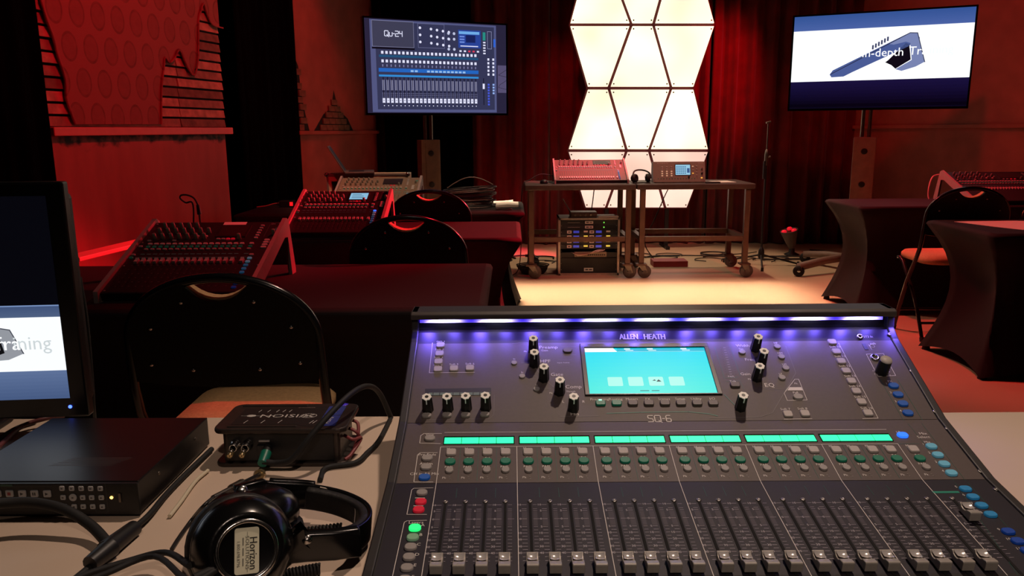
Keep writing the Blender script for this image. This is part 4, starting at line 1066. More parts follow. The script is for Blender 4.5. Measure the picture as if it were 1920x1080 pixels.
# odds and ends on the carts
pz = aty(1358, 334, 6.8); o = MB().bx(-.085, .085, -.10, .10, 0, .004).build('paper_sheet', WHITEP); o.location = (pz.x, 6.86, CT + .0005); o.rotation_euler.z = .12; tag(o, 'white sheet of paper on the cart beside the grey rack mixer', 'paper')
pz = aty(1332, 336, 6.72); o = MB().bx(-.07, .05, -.03, .03, 0, .012).build('marker_pouch', BLACK, None, .004); o.location = (pz.x + .03, 6.72, CT); tag(o, 'small flat black pouch in front of the paper on the cart', 'pouch')
pz = aty(1020, 332, 6.8); q = MB().lathe([(.032, 0), (.036, .01), (.03, .026), (.012, .034), (0, .035)], n=16); o = q.build('cable_hub', BLACK); o.location = (pz.x, 6.8, CT); tag(o, 'round black cable puck on the left end of the cart', 'puck')
o = MB().tube([(pz.x + .12, 6.95, CT + .05), (pz.x - .02, 6.9, CT + .075), (pz.x - .12, 6.85, CT + .03), (xa - .012, 6.8, CT - .01), (xa - .03, 6.78, CT - .22), (xa - .03, 6.79, CT - .5), (xa - .05, 6.80, .08), (xa - .10, 6.82, .006), (xa - .16, 6.9, .005)], .004, 6).build('drop_cable', RUBBER); tag(o, 'thin cable running off the left end of the cart to the floor', 'cable')
o = MB().tube([(pz.x + .62, 7.05, CT + .02), (pz.x + .50, 7.262, CT - .02), (pz.x + .46, 7.27, .55), (pz.x + .40, 7.30, .2), (pz.x + .5, 7.42, .01)], .005, 6).build('hanging_cable', RUBBER); tag(o, 'black cable hanging behind the cart over the rack', 'cable')
o = MB().tube([(pz.x + 1.35, 7.1, CT + .02), (pz.x + 1.2, 7.262, CT - .02), (pz.x + 1.05, 7.28, .45), (pz.x + .98, 7.40, .2), (pz.x + 1.1, 7.55, .01)], .005, 6).build('hanging_cable', RUBBER); tag(o, 'black cable hanging behind the cart with the grey rack mixer', 'cable')

# ---- equipment rack under the left cart
RX0 = aty(1047, 515, 6.80).x; RX1 = aty(1160, 515, 6.80).x; RXC = (RX0 + RX1) / 2; RW = RX1 - RX0; RH = .50
rk = thing('equipment_rack', 'silver-edged equipment rack full of lit gear under the cart', 'equipment rack', (RXC, 6.80, 0))
ALU = mat('aluminium_edge', (196, 186, 176), 0.35, 0.8, noise=.08, scale=40); PLY = mat('grey_case_laminate', (120, 96, 90), 0.6, noise=.1, scale=30)
q = MB(); q.bx(-RW / 2, -RW / 2 + .012, 0, .33, .004, RH).bx(RW / 2 - .012, RW / 2, 0, .33, .004, RH).bx(-RW / 2, RW / 2, 0, .33, RH - .012, RH).bx(-RW / 2, RW / 2, 0, .33, .004, .016).bx(-RW / 2, RW / 2, .32, .33, .004, RH)
q.build('case_shell', PLY, rk)
for (a, b, c, d) in ((-RW / 2 - .003, -RW / 2 + .016, 0, RH + .003), (RW / 2 - .016, RW / 2 + .003, 0, RH + .003)): MB().bx(a, b, -.006, .012, c, d).build('edge_trim', ALU, rk)
MB().bx(-RW / 2, RW / 2, -.006, .012, RH - .014, RH + .003).build('edge_trim', ALU, rk); MB().bx(-RW / 2, RW / 2, -.006, .012, 0, .02).build('edge_trim', ALU, rk)
uw = RW - .034; U = .0445
LABELM = WHITEP; YEL = mat('yellow_lit_label', (245, 225, 90), 0.4, emit=.5); BLUD = mat('blue_lit_display', (60, 70, 190), 0.3, emit=.5); GRNL = mat('green_led', (120, 255, 90), 0.4, emit=1.2)
def unit(z, h, n='rack_unit', mt=None): return MB().bx(-uw / 2, uw / 2, .008, .3, z, z + h - .002).build(n, mt or BLACKM, rk, .001)
z = RH - .016
for k in range(2):
    z -= U * .92; u_ = unit(z, U * .92, 'power_unit'); MB().bx(-.035, .035, .004, .0085, z + .010, z + .032).build('name_label', LABELM, u_)
    MB().bx(.125, .133, .005, .0085, z + .014, z + .024).build('led', GRNL, u_); MB().bx(-.185, -.08, .006, .0085, z + .018, z + .021).build('slot', GREYPLA, u_)
    q = MB(); q.T = frame((0, .0035, z + .021), (1, 0, 0), (0, 0, 1)); q.rect(-.026, -.002, -.005, .005, 0, lin((60, 50, 48))); q.rect(.004, .027, -.004, .004, 0, lin((60, 50, 48))); q.build('label_print', PRINT, u_)['kind'] = 'stuff'
for r in range(4):
    z -= U * .95; u_ = unit(z, U * .95, 'wireless_receiver')
    for s in (0, 1):
        x = -.19 + s * .195
        l_ = MB().bx(x, x + .038, .004, .0085, z + .009, z + .033).build('name_label', LABELM, u_)
        q = MB(); q.T = frame((x + .019, .0035, z + .021), (1, 0, 0), (0, 0, 1)); q.rect(-.011, .011, -.005, .005, 0, lin((70, 58, 55))); q.build('label_print', PRINT, u_)['kind'] = 'stuff'
        MB().bx(x + .055, x + .105, .005, .0085, z + .012, z + .032).build('display', BLUD, u_)
        MB().bx(x + .145, x + .180, .005, .0085, z + .018, z + .032).build('status_light', YEL if r else LABELM, u_)
z -= .028
sw = unit(z - .048, .046, 'switch_shelf', BLACK)
MB().bx(-.125, .155, -.002, .2, z - .042, z).build('network_switch', mat('grey_switch', (150, 140, 122), 0.5), rk, .002)
for k in range(9): MB().bx(-.01 + k * .0175, .003 + k * .0175, -.003, .004, z - .030, z - .018).build('network_port', BLACK, rk)
for k in range(3): MB().tube([(-.15 + .03 * k, .02, z - .005), (-.10, -.012, z - .018 - .006 * k), (.0, -.014, z - .012), (.05 + .03 * k, -.010, z + .012), (.10 + .02 * k, .01, z + .02)], .0035, 6).build('patch_cord', WHITEP, rk)
u_ = unit(.022, z - .05 - .022, 'blank_panel'); MB().bx(-.04, .04, .004, .0085, .035, .065).build('name_label', LABELM, u_)
q = MB(); q.T = frame((0, .0035, .05), (1, 0, 0), (0, 0, 1)); q.rect(-.028, -.004, -.005, .005, 0, lin((60, 50, 48))); q.rect(.004, .030, -.005, .005, 0, lin((60, 50, 48))); q.build('label_print', PRINT, u_)['kind'] = 'stuff'
for s in (-1, 1):
    for k in range(8): MB().lathe([(.004, 0), (.004, .002), (0, .003)], (s * (uw / 2 - .008), .008, .05 + k * .055), (0, -1, 0), 6).build('rack_screw', SCR, rk)
# aerial box on top of the rack
ab = thing('aerial_receiver', 'small dark aerial receiver box on top of the equipment rack', 'receiver', (RXC - .03, 6.9, RH + .0005))
MB().bx(-.13, .10, -.08, .08, 0, .05).build('body', mat('dark_red_box', (70, 40, 42), 0.5), ab, .004)
for k in range(4): MB().cyl((-.09 + .045 * k, -.08, .025), (-.09 + .045 * k, -.095, .025), .009, n=10).build('socket', STEEL, ab)
MB().cyl((-.12, -.06, .03), (-.20, -.10, .17), .006, .005).build('aerial', BLACK, ab); MB().cyl((-.12, -.0802, .025), (-.12, -.07, .035), .006, .006).build('aerial_base', BLACK, ab)
o = MB().bx(-.09, .09, -.05, .05, 0, .012).build('folded_cloth', mat('pale_cloth', (215, 180, 160), 0.8), None, .005); o.location = (RXC + .168, 6.86, RH + .003); tag(o, 'pale folded cloth on the corner of the equipment rack', 'cloth')

# ================================================================== MICROPHONE STAND
p = atz(1426, 497, 0); ms = thing('microphone_stand', 'tall black tripod microphone stand beside the right-hand cart', 'microphone stand', (p.x, p.y, 0))
MB().cyl((0, 0, .08), (0, 0, .98), .010).build('lower_tube', BLACKM, ms); MB().cyl((0, 0, .96), (0, 0, 1.31), .006).build('upper_tube', STEEL, ms)
MB().lathe([(.012, 0), (.018, .02), (.018, .10), (.012, .14), (.007, .145)], (0, 0, .92), n=14).build('clutch', STEEL, ms)
MB().lathe([(.022, 0), (.03, .02), (.026, .08), (.011, .11)], (0, 0, .06), n=14).build('hub', BLACK, ms)
for k, a in enumerate((math.radians(-105), math.radians(-5), math.radians(150))):
    e = V((math.cos(a) * .34, math.sin(a) * .34, .014)); MB().cyl((0, 0, .10), e, .009, .008, 8).build('leg', BLACKM, ms); MB().cyl(e - V((0, 0, .014)) , e + V((0, 0, .02)), .014, .012, 8).build('rubber_foot', RUBBER, ms)
MB().cyl((-.02, 0, 1.30), (.02, 0, 1.31), .009, n=10).build('clip', STEEL, ms); MB().cyl((0, 0, .99), (.03, -.02, 1.0), .008, n=8).build('wing_nut', STEEL, ms)
MB().cyl((-.018, -.01, .80), (-.018, -.01, .96), .012, n=8).build('boom_sleeve', BLACKM, ms)

# ================================================================== FLOOR UPLIGHT
p = atz(1484, 478, 0); fl = thing('floor_uplight', 'small conical stage uplight with red lamps on the floor by the curtain', 'stage light', (p.x, p.y, 0), .0)
MB().lathe([(.07, 0), (.075, .01), (.03, .03), (.025, .08)], n=16).build('base', BLACKM, fl)
MB().lathe([(.03, 0), (.05, .06), (.085, .18), (.088, .19), (.08, .19), (.06, .12), (0, .10)], (0, 0, .07), (-.25, -.1, 1), 18).build('housing', mat('grey_light_body', (84, 72, 68), 0.5, noise=.1), fl)
ax = V((-.25, -.1, 1)).normalized(); tp = V((0, 0, .07)) + ax * .19; ux = ax.orthogonal().normalized(); uy = ax.cross(ux)
RL = mat('red_lamp_lens', (255, 30, 50), 0.3, emit=.5)
for k in range(3):
    a = k * 2.1 + .4; c = tp + (ux * math.cos(a) + uy * math.sin(a)) * .055
    MB().lathe([(.024, -.012), (.026, .004), (.018, .014), (0, .017)], c, ax, 12).build('lamp', RL, fl)

# ================================================================== CABLES ON THE STAGE FLOOR
rg = random.Random(21)
FC = [mat('black_floor_cable', (14, 12, 12), 0.5), mat('dark_brown_floor_cable', (40, 26, 22), 0.5)]
for k in range(7):    # coil at the foot of the left cart
    pts = []; R = .10 + .007 * k
    for i in range(10):
        a = 2 * math.pi * i / 10 + k; pts.append((xa + .075 + R * math.cos(a) * (1 + .04 * math.sin(3 * a + k)), 6.92 + R * .85 * math.sin(a), .0062 + .0116 * k))
    o = MB().tube(pts, .006, 6, closed=True, sub=4).build('cable_coil', FC[k % 2]); tag(o, 'loop of cable in the coil lying by the left cart wheel', 'cable', 'coiled loops by the left cart wheel')
o = MB().bx(-.16, .16, -.09, .09, 0, .055).build('stage_box', mat('red_stage_box', (150, 40, 48), 0.5, noise=.05), None, .006); pz = atz(1245, 490, 0); o.location = (pz.x, 7.28, 0); tag(o, 'flat red stage box on the floor between the cart legs', 'box')
o = MB().bx(-.05, .05, -.05, .05, 0, .11).build('power_adapter', mat('red_dark_box', (90, 30, 34), 0.5), None, .005); pz = atz(1172, 488, 0); o.location = (pz.x + .02, 7.33, 0); tag(o, 'dark red power adapter on the floor right of the rack', 'adapter')

# ================================================================== BIG SCREENS ON TROLLEYS
def tv(name, label, pl_top, pl_bot, pr_top, pr_bot, yl, yr, paint, base_z=0.0):
    """pixel corners of the whole set; yl, yr depth of its two edges"""
    a = aty(*pl_bot, yl); b = aty(*pr_bot, yr); a2 = aty(*pl_top, yl); b2 = aty(*pr_top, yr)
    zb = (a.z + b.z) / 2; zt = (a2.z + b2.z) / 2; h = zt - zb
    p = V((a.x + a2.x, a.y + a2.y, 0)) / 2; q2 = V((b.x + b2.x, b.y + b2.y, 0)) / 2
    d = (q2 - p); w = d.length; rz = math.atan2(d.y, d.x)
    c = (p + q2) / 2
    t = thing(name, label, 'screen', (c.x, c.y, zb), rz)
    q = MB().bx(-w / 2, w / 2, 0, .05, 0, h); q.bx(-w * .3, w * .3, .05, .09, h * .2, h * .8); q.build('housing', BLACK, t, .004)
    M = frame((0, -.0005, h / 2), (1, 0, 0), (0, 0, 1))
    bz = .014
    q = MB(); q.bx(-w / 2, w / 2, h / 2 - bz, h / 2, 0, .006).bx(-w / 2, w / 2, -h / 2, -h / 2 + bz * 1.3, 0, .006).bx(-w / 2, -w / 2 + bz, -h / 2, h / 2, 0, .006).bx(w / 2 - bz, w / 2, -h / 2, h / 2, 0, .006)
    q.build('bezel', mat('gloss_tv_bezel', (10, 10, 12), 0.15), t, M=M)
    q = MB(); paint(q, w - 2 * bz, h - 2 * bz); q.build('screen', SCREEN, t, M=M)
    return t, c, zb, rz, w, h
def slide(q, w, h, top=.155, white=.70, s=1.0, dim=.010):
    """a training slide: blue band, white field with a console seen from the side, dark band"""
    X = lambda u: (u - .5) * w; Y = lambda v: (.5 - v) * h
    q.rect(X(0), X(1), Y(1), Y(0), .0006, lin((8, 6, 26)))
    for k in range(8): q.rect(X(0), X(1), Y(top * (k + 1) / 8), Y(top * k / 8), .0009, lin((52 + 3 * k, 84 + 2 * k, 150 + 2 * k)))
    q.rect(X(0), X(1), Y(white), Y(top), .0009, (1.15 * s, 1.17 * s, 1.2 * s))
    for k in range(8): q.rect(X(0), X(1), Y(white + .035 * (k + 1)), Y(white + .035 * k), .0009, tuple(c * (1 - k / 8) for c in lin((22, 16, 58))))
    return X, Y
BL1 = lin((74, 92, 150)); BL2 = lin((120, 132, 178)); DKB = lin((12, 10, 22))
def console_art(q, X, Y, ox=0.0, oy=0.0, sc=1.0, c1=BL1, c2=BL2):
    G = lambda u, v: (X(ox + u * sc), Y(oy + v * sc))
    q.poly([G(u, v) for u, v in [(.228, .60), (.24, .63), (.31, .625), (.36, .58), (.66, .335), (.72, .255), (.70, .20), (.66, .195), (.245, .555)]][::-1], .0012, c1)
    q.poly([G(u, v) for u, v in [(.55, .30), (.665, .195), (.705, .20), (.755, .50), (.71, .545), (.635, .585), (.60, .565), (.685, .475), (.67, .30), (.645, .285), (.58, .31)]][::-1], .0013, c2)
    q.poly([G(u, v) for u, v in [(.555, .47), (.645, .30), (.665, .31), (.68, .47), (.60, .56), (.575, .52), (.54, .49)]][::-1], .0012, DKB)
    q.line([G(u, v) for u, v in [(.235, .595), (.665, .195), (.705, .20), (.757, .50)]], .006, .0014, lin((40, 44, 70)))
    for k in range(6): q.rect(G(.46 + .016 * k, 0)[0], G(.47 + .016 * k, 0)[0], G(0, .35 - .016 * k)[1], G(0, .305 - .016 * k)[1], .0014, lin((60, 66, 100)))
def right_paint(q, w, h):
    X, Y = slide(q, w, h)
    console_art(q, X, Y, 0.0, .03, 1.0)
    q.text('Ready For', X(.26), Y(.405), .093, .0011, (1.0, 1.1, 1.12)); q.text('In-depth', X(.52), Y(.415), .093, .0016, (1.15, 1.17, 1.2)); q.text('Tra', X(.715), Y(.41), .093, .0016, (1.15, 1.17, 1.2)); q.text('ining', X(.84), Y(.405), .093, .0011, (.93, 1.05, 1.04))
def left_paint(q, w, h):
    X = lambda u: (u - .5) * w; Y = lambda v: (.5 - v) * h
    q.rect(X(0), X(1), Y(1), Y(0), .0006, lin((40, 36, 60))); q.rect(X(.035), X(.925), Y(.985), Y(.01), .0008, lin((82, 86, 128)))
    q.rect(X(.07), X(.91), Y(.955), Y(.03), .0009, lin((52, 54, 84)))
    q.rect(X(.05), X(.33), Y(.29), Y(.02), .0010, lin((62, 62, 84))); q.line([(X(.05), Y(.29)), (X(.33), Y(.29)), (X(.33), Y(.02)), (X(.05), Y(.02))], .003, .0012, lin((130, 130, 160)), True)
    q.rect(X(.045), X(.335), Y(.315), Y(.295), .0012, lin((16, 14, 26)))
    w9 = lin((225, 226, 250))
    QU = [[(-2.6, .8), (-2.4, 1), (-1.5, 1), (-1.3, .8), (-1.3, -.8), (-1.5, -1), (-2.4, -1), (-2.6, -.8), (-2.6, .8)], [(-1.8, -.5), (-1.1, -1.3)], [(-.9, .4), (-.9, -.8), (-.7, -1), (-.1, -1), (.1, -.8), (.1, .4)], [(.4, 0), (.9, 0)],
          [(1.2, 1), (2.1, 1), (2.3, .8), (2.3, .2), (2.1, 0), (1.4, 0), (1.2, -.2), (1.2, -1), (2.3, -1)], [(2.7, 1), (2.7, .1), (3.6, .1)], [(3.6, 1), (3.6, -1)]]
    for ln in QU: q.line([(X(.19) + (x - .4) * .025, Y(.15) + y * .021) for x, y in ln], .0062, .0014, w9)
    for c in range(5):
        for r in range(3): q.poly([(X(.41 + .042 * c - (.035 if c == 0 else 0)) + .012 * math.cos(i * 1.05), Y(.075 + .075 * r + .008 * c) + .012 * math.sin(i * 1.05)) for i in range(6)], .0013, w9)
    for c in range(2):
        for r in range(3): q.poly([(X(.575 + .04 * c) + .013 * math.cos(i * 1.05), Y(.12 + .06 * r + .05 * (r == 2)) + .013 * math.sin(i * 1.05)) for i in range(6)], .0013, lin((190, 196, 225)))
    q.line([(X(.36), Y(.03)), (X(.545), Y(.03)), (X(.545), Y(.285)), (X(.36), Y(.285))], .003, .0012, lin((110, 112, 150)), True)
    q.rect(X(.645), X(.81), Y(.27), Y(.075), .0012, lin((40, 66, 150))); q.rect(X(.65), X(.80), Y(.12), Y(.09), .0014, lin((110, 170, 230))); q.rect(X(.70), X(.77), Y(.21), Y(.13), .0014, lin((24, 34, 90))); q.rect(X(.66), X(.79), Y(.255), Y(.245), .0014, w9)
    for k in range(3): q.rect(X(.655), X(.69), Y(.155 + .03 * k), Y(.14 + .03 * k), .0014, lin((110, 140, 220)))
    for k in range(5): q.rect(X(.652 + .032 * k), X(.668 + .032 * k), Y(.315), Y(.297), .0014, lin((220, 60, 90)) if k in (2, 3) else w9)
    q.rect(X(.825), X(.845), Y(.18), Y(.09), .0012, lin((40, 140, 130)))
    for k in range(5): q.rect(X(.827), X(.845), Y(.21 + .03 * k), Y(.195 + .03 * k), .0014, w9)
    q.line([(X(.86), Y(.08)), (X(.89), Y(.08)), (X(.89), Y(.27)), (X(.86), Y(.27))], .003, .0012, lin((150, 152, 190)), True)
    q.rect(X(.905), X(.92), Y(.25), Y(.16), .0012, lin((50, 100, 210)))
    q.rect(X(.09), X(.79), Y(.40), Y(.375), .0010, lin((34, 80, 120)))
    q.rect(X(.085), X(.79), Y(.555), Y(.515), .0010, lin((36, 100, 190))); q.rect(X(.085), X(.79), Y(.605), Y(.585), .0010, lin((50, 140, 215)))
    for k in range(24):
        x = .105 + .0285 * k
        q.rect(X(x), X(x + .016), Y(.365), Y(.335), .0013, w9); q.rect(X(x), X(x + .016), Y(.455), Y(.425), .0013, w9)
        q.rect(X(x + .004), X(x + .012), Y(.50), Y(.475), .0013, lin((120, 120, 160)))
        q.rect(X(x + .001), X(x + .015), Y(.75), Y(.64), .0012, lin((150, 150, 185)))
        for j in range(6): q.rect(X(x - .002), X(x + .018), Y(.785 + .02 * j), Y(.779 + .02 * j), .0012, lin((130, 130, 168)))
        q.rect(X(x + .0055), X(x + .0105), Y(.90), Y(.61), .0013, lin((10, 8, 20)))
        q.rect(X(x - .001), X(x + .017), Y(.885), Y(.835), .0015, w9); q.rect(X(x + .004), X(x + .012), Y(.862), Y(.856), .0016, lin((60, 60, 90)))
        q.rect(X(x + .006), X(x + .012), Y(.92), Y(.91), .0013, w9)
        if k in (7, 8) or 10 < k < 21: q.rect(X(x - .002), X(x + .018), Y(.55), Y(.53), .0013, lin((150, 190, 235)))
    q.rect(X(.82), X(.835), Y(.72), Y(.66), .0015, w9); q.rect(X(.825), X(.83), Y(.90), Y(.60), .0012, lin((10, 8, 20)))
    for k in range(5):
        q.rect(X(.858), X(.872), Y(.40 + .042 * k), Y(.375 + .042 * k), .0013, w9); q.rect(X(.895), X(.909), Y(.40 + .042 * k), Y(.375 + .042 * k), .0013, w9)
    for k in range(8): q.rect(X(.858), X(.872), Y(.68 + .032 * k), Y(.66 + .032 * k), .0013, lin((70, 90, 220)))
    for k in range(4): q.rect(X(.895), X(.909), Y(.68 + .032 * k), Y(.66 + .032 * k), .0013, lin((150, 180, 240)))
    q.rect(X(.935), X(1), Y(.76), Y(.45), .0008, lin((86, 78, 112)))
    for a in ((.5, .56), (.62, .7)): q.line([(X(1), Y(a[0])), (X(.95), Y(a[0] + .05)), (X(.94), Y(a[1])), (X(1), Y(a[1] + .02))], .003, .001, lin((20, 16, 30)))
GREYC = mat('grey_trolley_column', (128, 104, 92), 0.55, noise=.12, scale=20)
def trolley(label, cx, cy, rz, ztop, col_top, feet=True):
    t = thing('screen_trolley', label, 'stand', (cx, cy, 0), rz)
    q = MB().bx(-.09, .09, .09, .21, .10, col_top); q.build('column', GREYC, t, .006)
    MB().bx(-.05, .05, .084, .0905, .14, col_top - .03).build('column_panel', GREYC, t)
    for z_ in (col_top - .12, col_top - .40): MB().lathe([(.026, 0), (.026, .004), (.02, .005), (0, .005)], (0, .086, z_), (0, -1, 0), 16).build('cable_port', BLACK, t)
    for s in (-1, 1): MB().cyl((s * .028, .15, col_top - .02), (s * .028, .15, ztop), .016, n=12).build('pole', STEEL, t)
    MB().bx(-.25, .25, .0898, .135, ztop - .32, ztop - .02).build('mount_plate', BLACKM, t)
    for s in (-1, 1):
        for (y, nm) in ((-.28, 'f'), (.50, 'b')):
            e = V((s * .44, y, .085)); q = MB(); st = V((s * .07, .15, .13)); q.ribbon([st, (st + e) / 2 + V((0, 0, .01)), e], (0, 0, .055), .055)
            leg = q.build('foot_beam', GREYC, t)
            MB().lathe([(.015, -.018), (.042, -.016), (.048, -.008), (.048, .008), (.042, .016), (.015, .018)], (e.x, e.y, .048), (0, 1, 0), 16).build('wheel', RUBBER, leg)
            MB().cyl((e.x, e.y, .05), (e.x, e.y, .09), .014, n=8).build('caster_stem', STEEL, leg)
    MB().bx(-.12, .12, .06, .24, .08, .14).build('base_block', BLACKM, t, .01)
    return t
Lt, lc, lz, lrz, lw, lh = tv('big_screen', 'wide flat screen showing a mixer picture, on a trolley by the left flat', (680, 27), (685, 213), (952, 47), (951, 219), 6.85, 7.42, left_paint)
Rt, rc, rz_, rrz, rw, rh = tv('big_screen', 'wide flat screen showing an in-depth training slide, on a trolley by the right flat', (1487, 29), (1477, 207), (1834, 9), (1816, 205), 7.0, 6.45, right_paint)
trolley('grey screen trolley carrying the screen with the mixer picture', lc.x - .06 * math.cos(lrz), lc.y - .06 * math.sin(lrz), lrz, lz + .45, aty(805, 262, 7.2).z)
trolley('grey screen trolley carrying the training slide screen', rc.x - .05 * math.cos(rrz), rc.y - .05 * math.sin(rrz), rrz, rz_ + .45, aty(1635, 257, 6.8).z)

# cables on the floor find their way between everything that stands there
bpy.context.view_layer.update()
OBST = []
for ob in bpy.data.objects:
    if ob.type != 'MESH' or ob.get('kind') == 'structure' or ob.name.startswith(('floor', 'stage_curtain', 'masking')): continue
    bbx = [ob.matrix_world @ V(c) for c in ob.bound_box]
    if min(c.z for c in bbx) < .07: OBST.append((min(c.x for c in bbx) - .018, max(c.x for c in bbx) + .018, min(c.y for c in bbx) - .018, max(c.y for c in bbx) + .018))
def clear(pts):
    for a, b in zip(pts[:-1], pts[1:]):
        for t in range(6):
            x = a[0] + (b[0] - a[0]) * t / 6; y = a[1] + (b[1] - a[1]) * t / 6
            if any(o_[0] < x < o_[1] and o_[2] < y < o_[3] for o_ in OBST): return False
    return True
made = 0; tries = 0
while made < 24 and tries < 6000:
    tries += 1; k = made
    x = 0.05 + 3.0 * (k % 12) / 12 + rg.uniform(-.25, .25); y = rg.uniform(7.05, 7.85); pts = []
    r = rg.choice((.005, .006, .008)); n = rg.randint(5, 8); a = rg.uniform(-.6, .6); loop = rg.random() < .45
    for i in range(n):
        pts.append((x, y, r + .0004 + (k % 12) * .0009))
        if loop: a += 1.0; x += .13 * math.cos(a); y += .10 * math.sin(a)
        else: a += rg.uniform(-.7, .7); x += .20 * math.cos(a); y += .11 * math.sin(a)
    if min(q_[1] for q_ in pts) < 7.0 or max(q_[1] for q_ in pts) > 8.2 or not clear(pts): continue
    o = MB().tube(pts, r, 6, sub=5).build('floor_cable', FC[k % 2]); tag(o, 'dark cable lying in the tangle on the floor behind the carts', 'cable', 'cables tangled behind the carts'); made += 1
# ================================================================== THINGS ON THE FRONT DESK
# ---- monitor
mp = aty(167, 775, 1.30); mr_ = math.radians(4.7)
MW, MH = .56, .405
mon = thing('monitor', 'black desktop monitor showing part of a training slide, on the desk', 'monitor', (mp.x - MW / 2 * math.cos(mr_), mp.y - MW / 2 * math.sin(mr_), TZ), mr_)
zb = .038
MB().bx(-MW / 2, MW / 2, 0, .022, zb, zb + MH).build('bezel_frame', mat('monitor_black', (12, 12, 13), 0.35, noise=.1, scale=50), mon, .004)
MB().bx(-MW / 2 + .012, MW / 2 - .006, .022, .05, zb + .02, zb + MH - .02).build('back_shell', BLACK, mon, .01)
MB().bx(-.03, .03, .05, .08, .012, zb + .2).build('stand_neck', BLACK, mon, .006); MB().prism(rr(.20, .13, .03), 0, .012, 'z').build('stand_foot', BLACK, mon, .003, M=Matrix.Translation((0, .06, .0)))
sw_, sh_ = MW - .052, MH - .058
Mm = frame((-.002, -.0006, zb + MH / 2 + .006), (1, 0, 0), (0, 0, 1))
q = MB(); X = lambda u: (u - .5) * sw_; Y = lambda v: (.5 - v) * sh_
q.rect(X(0), X(1), Y(1), Y(0), .0002, lin((6, 6, 12)))
T0, T1_, T2_ = .525, .585, .855
q.rect(X(0), X(1), Y(T0 + .006), Y(T0), .0005, lin((120, 145, 190)))
for k in range(5): q.rect(X(0), X(1), Y(T0 + .006 + (T1_ - T0 - .006) * (k + 1) / 5), Y(T0 + .006 + (T1_ - T0 - .006) * k / 5), .0004, lin((66 + 3 * k, 84 + 3 * k, 122 + 2 * k)))
q.rect(X(0), X(1), Y(T2_), Y(T1_), .0004, (.98, 1.02, 1.06))
for k in range(8): q.rect(X(0), X(1), Y(T2_ + (1 - T2_) * (k + 1) / 8), Y(T2_ + (1 - T2_) * k / 8), .0004, lin((92 - 3 * k, 112 - 3 * k, 152 - 3 * k)))
G = lambda u, v: (X(u), Y(v))
q.poly([G(u, v) for u, v in [(.60, .70), (.80, .635), (.835, .645), (.87, .765), (.82, .795), (.765, .80), (.76, .785), (.81, .76), (.80, .69), (.76, .685), (.70, .71)]], .0007, lin((148, 152, 160)))
q.poly([G(u, v) for u, v in [(.68, .72), (.76, .685), (.81, .69), (.82, .755), (.76, .785), (.72, .77)]], .0006, lin((14, 14, 18)))
q.line([G(u, v) for u, v in [(.60, .70), (.80, .635), (.835, .645), (.87, .765)]], .0018, .0008, lin((66, 68, 78)))
q.text('In-depth', X(.705), Y(.712), .034, .001, (1, 1.02, 1.05)); q.text('Tra', X(.815), Y(.712), .034, .001, (1, 1.02, 1.05)); q.text('ining', X(.90), Y(.712), .034, .0009, lin((206, 214, 216)))
q.build('screen', SCREEN, mon, M=Mm)
lp_ = mon.matrix_basis.inverted() @ hit(131, 763, (mp.x, mp.y - .002, 0), V((math.sin(mr_), -math.cos(mr_), 0)))
MB().lathe([(.003, 0), (.003, .0012), (0, .0018)], (lp_.x, -.0003, lp_.z), (0, -1, 0), 10).build('power_light', mat('blue_power_led', (60, 90, 255), 0.3, emit=5), mon)

# ---- recorder
rec = thing('recorder', 'flat black rack recorder with rows of small white buttons on the desk', 'recorder', (-.515, 1.012, TZ), -.01)
REC = mat('recorder_black', (20, 16, 17), 0.36, noise=.08, scale=120, spec=.3)
RWd, RD_, RH_ = .262, .245, .047
MB().bx(-RWd, 0, 0, RD_, .004, .004 + RH_).build('housing', REC, rec, .0015)
MB().bx(-RWd - .001, .001, -.006, 0, .004, .004 + RH_ - .001).build('front_panel', BLACK, rec, .001)
for x in (-RWd + .03, -.03):
    for y in (.02, RD_ - .03): MB().cyl((x, y, 0), (x, y, .0045), .008, n=10).build('rubber_foot', RUBBER, rec)
Mf = frame((0, -.0061, .004), (1, 0, 0), (0, 0, 1))
WB = mat('white_recorder_key', (168, 164, 160), 0.5, emit=.02)
kb1 = btn_mesh(.0105, .0100, .0015, .0018, 2).mesh('key'); kb2 = btn_mesh(.0072, .0070, .0014, .0016, 2).mesh('key'); kb3 = btn_mesh(.0105, .0105, .005, .0016, 4).mesh('key')
def atrec(me, px, py, nm='key'):
    p = (rec.matrix_basis @ Mf).inverted() @ hit(px, py, rec.matrix_basis @ V((0, -.0061, 0)), V((0, -1, 0)))
    key = (me.name, WB.name)
    if key not in _mm: _mm[key] = matset(me, WB)
    obj(nm, _mm[key], WB, rec, Mf @ Matrix.Translation((p.x, p.y, 0)))
    return p
pqr = MB()
for k, x in enumerate((-6, 17, 41, 64, 88)):
    p = atrec(kb1, x, 926, 'transport_key'); s = .0022
    if k == 4 or k == 2: pqr.poly([(p.x - s, p.y - s), (p.x + s, p.y), (p.x - s, p.y + s)], .0021, lin((40, 38, 38)))
    elif k == 3: pqr.rect(p.x - s, p.x - .0005, p.y - s, p.y + s, .0021, lin((40, 38, 38))); pqr.rect(p.x + .0005, p.x + s, p.y - s, p.y + s, .0021, lin((40, 38, 38)))
    else: pqr.rect(p.x - s, p.x + s, p.y - s, p.y + s, .0021, lin((150, 60, 60)) if k == 1 else lin((40, 38, 38)))
for r, (y, xsr) in enumerate(((916, (116, 134, 152, 170, 188)), (933, (118, 136.5, 155, 172, 190)), (950, (121, 139, 156, 174, 192)))):
    for c, x in enumerate(xsr):
        p = atrec(kb3 if (r == 1 and c == 1) else kb2, x, y)
        pqr.rect(p.x - .0014, p.x + .0014, p.y - .0009, p.y + .0009, .0019, lin((60, 58, 58)))
pi_ = (rec.matrix_basis @ Mf).inverted()
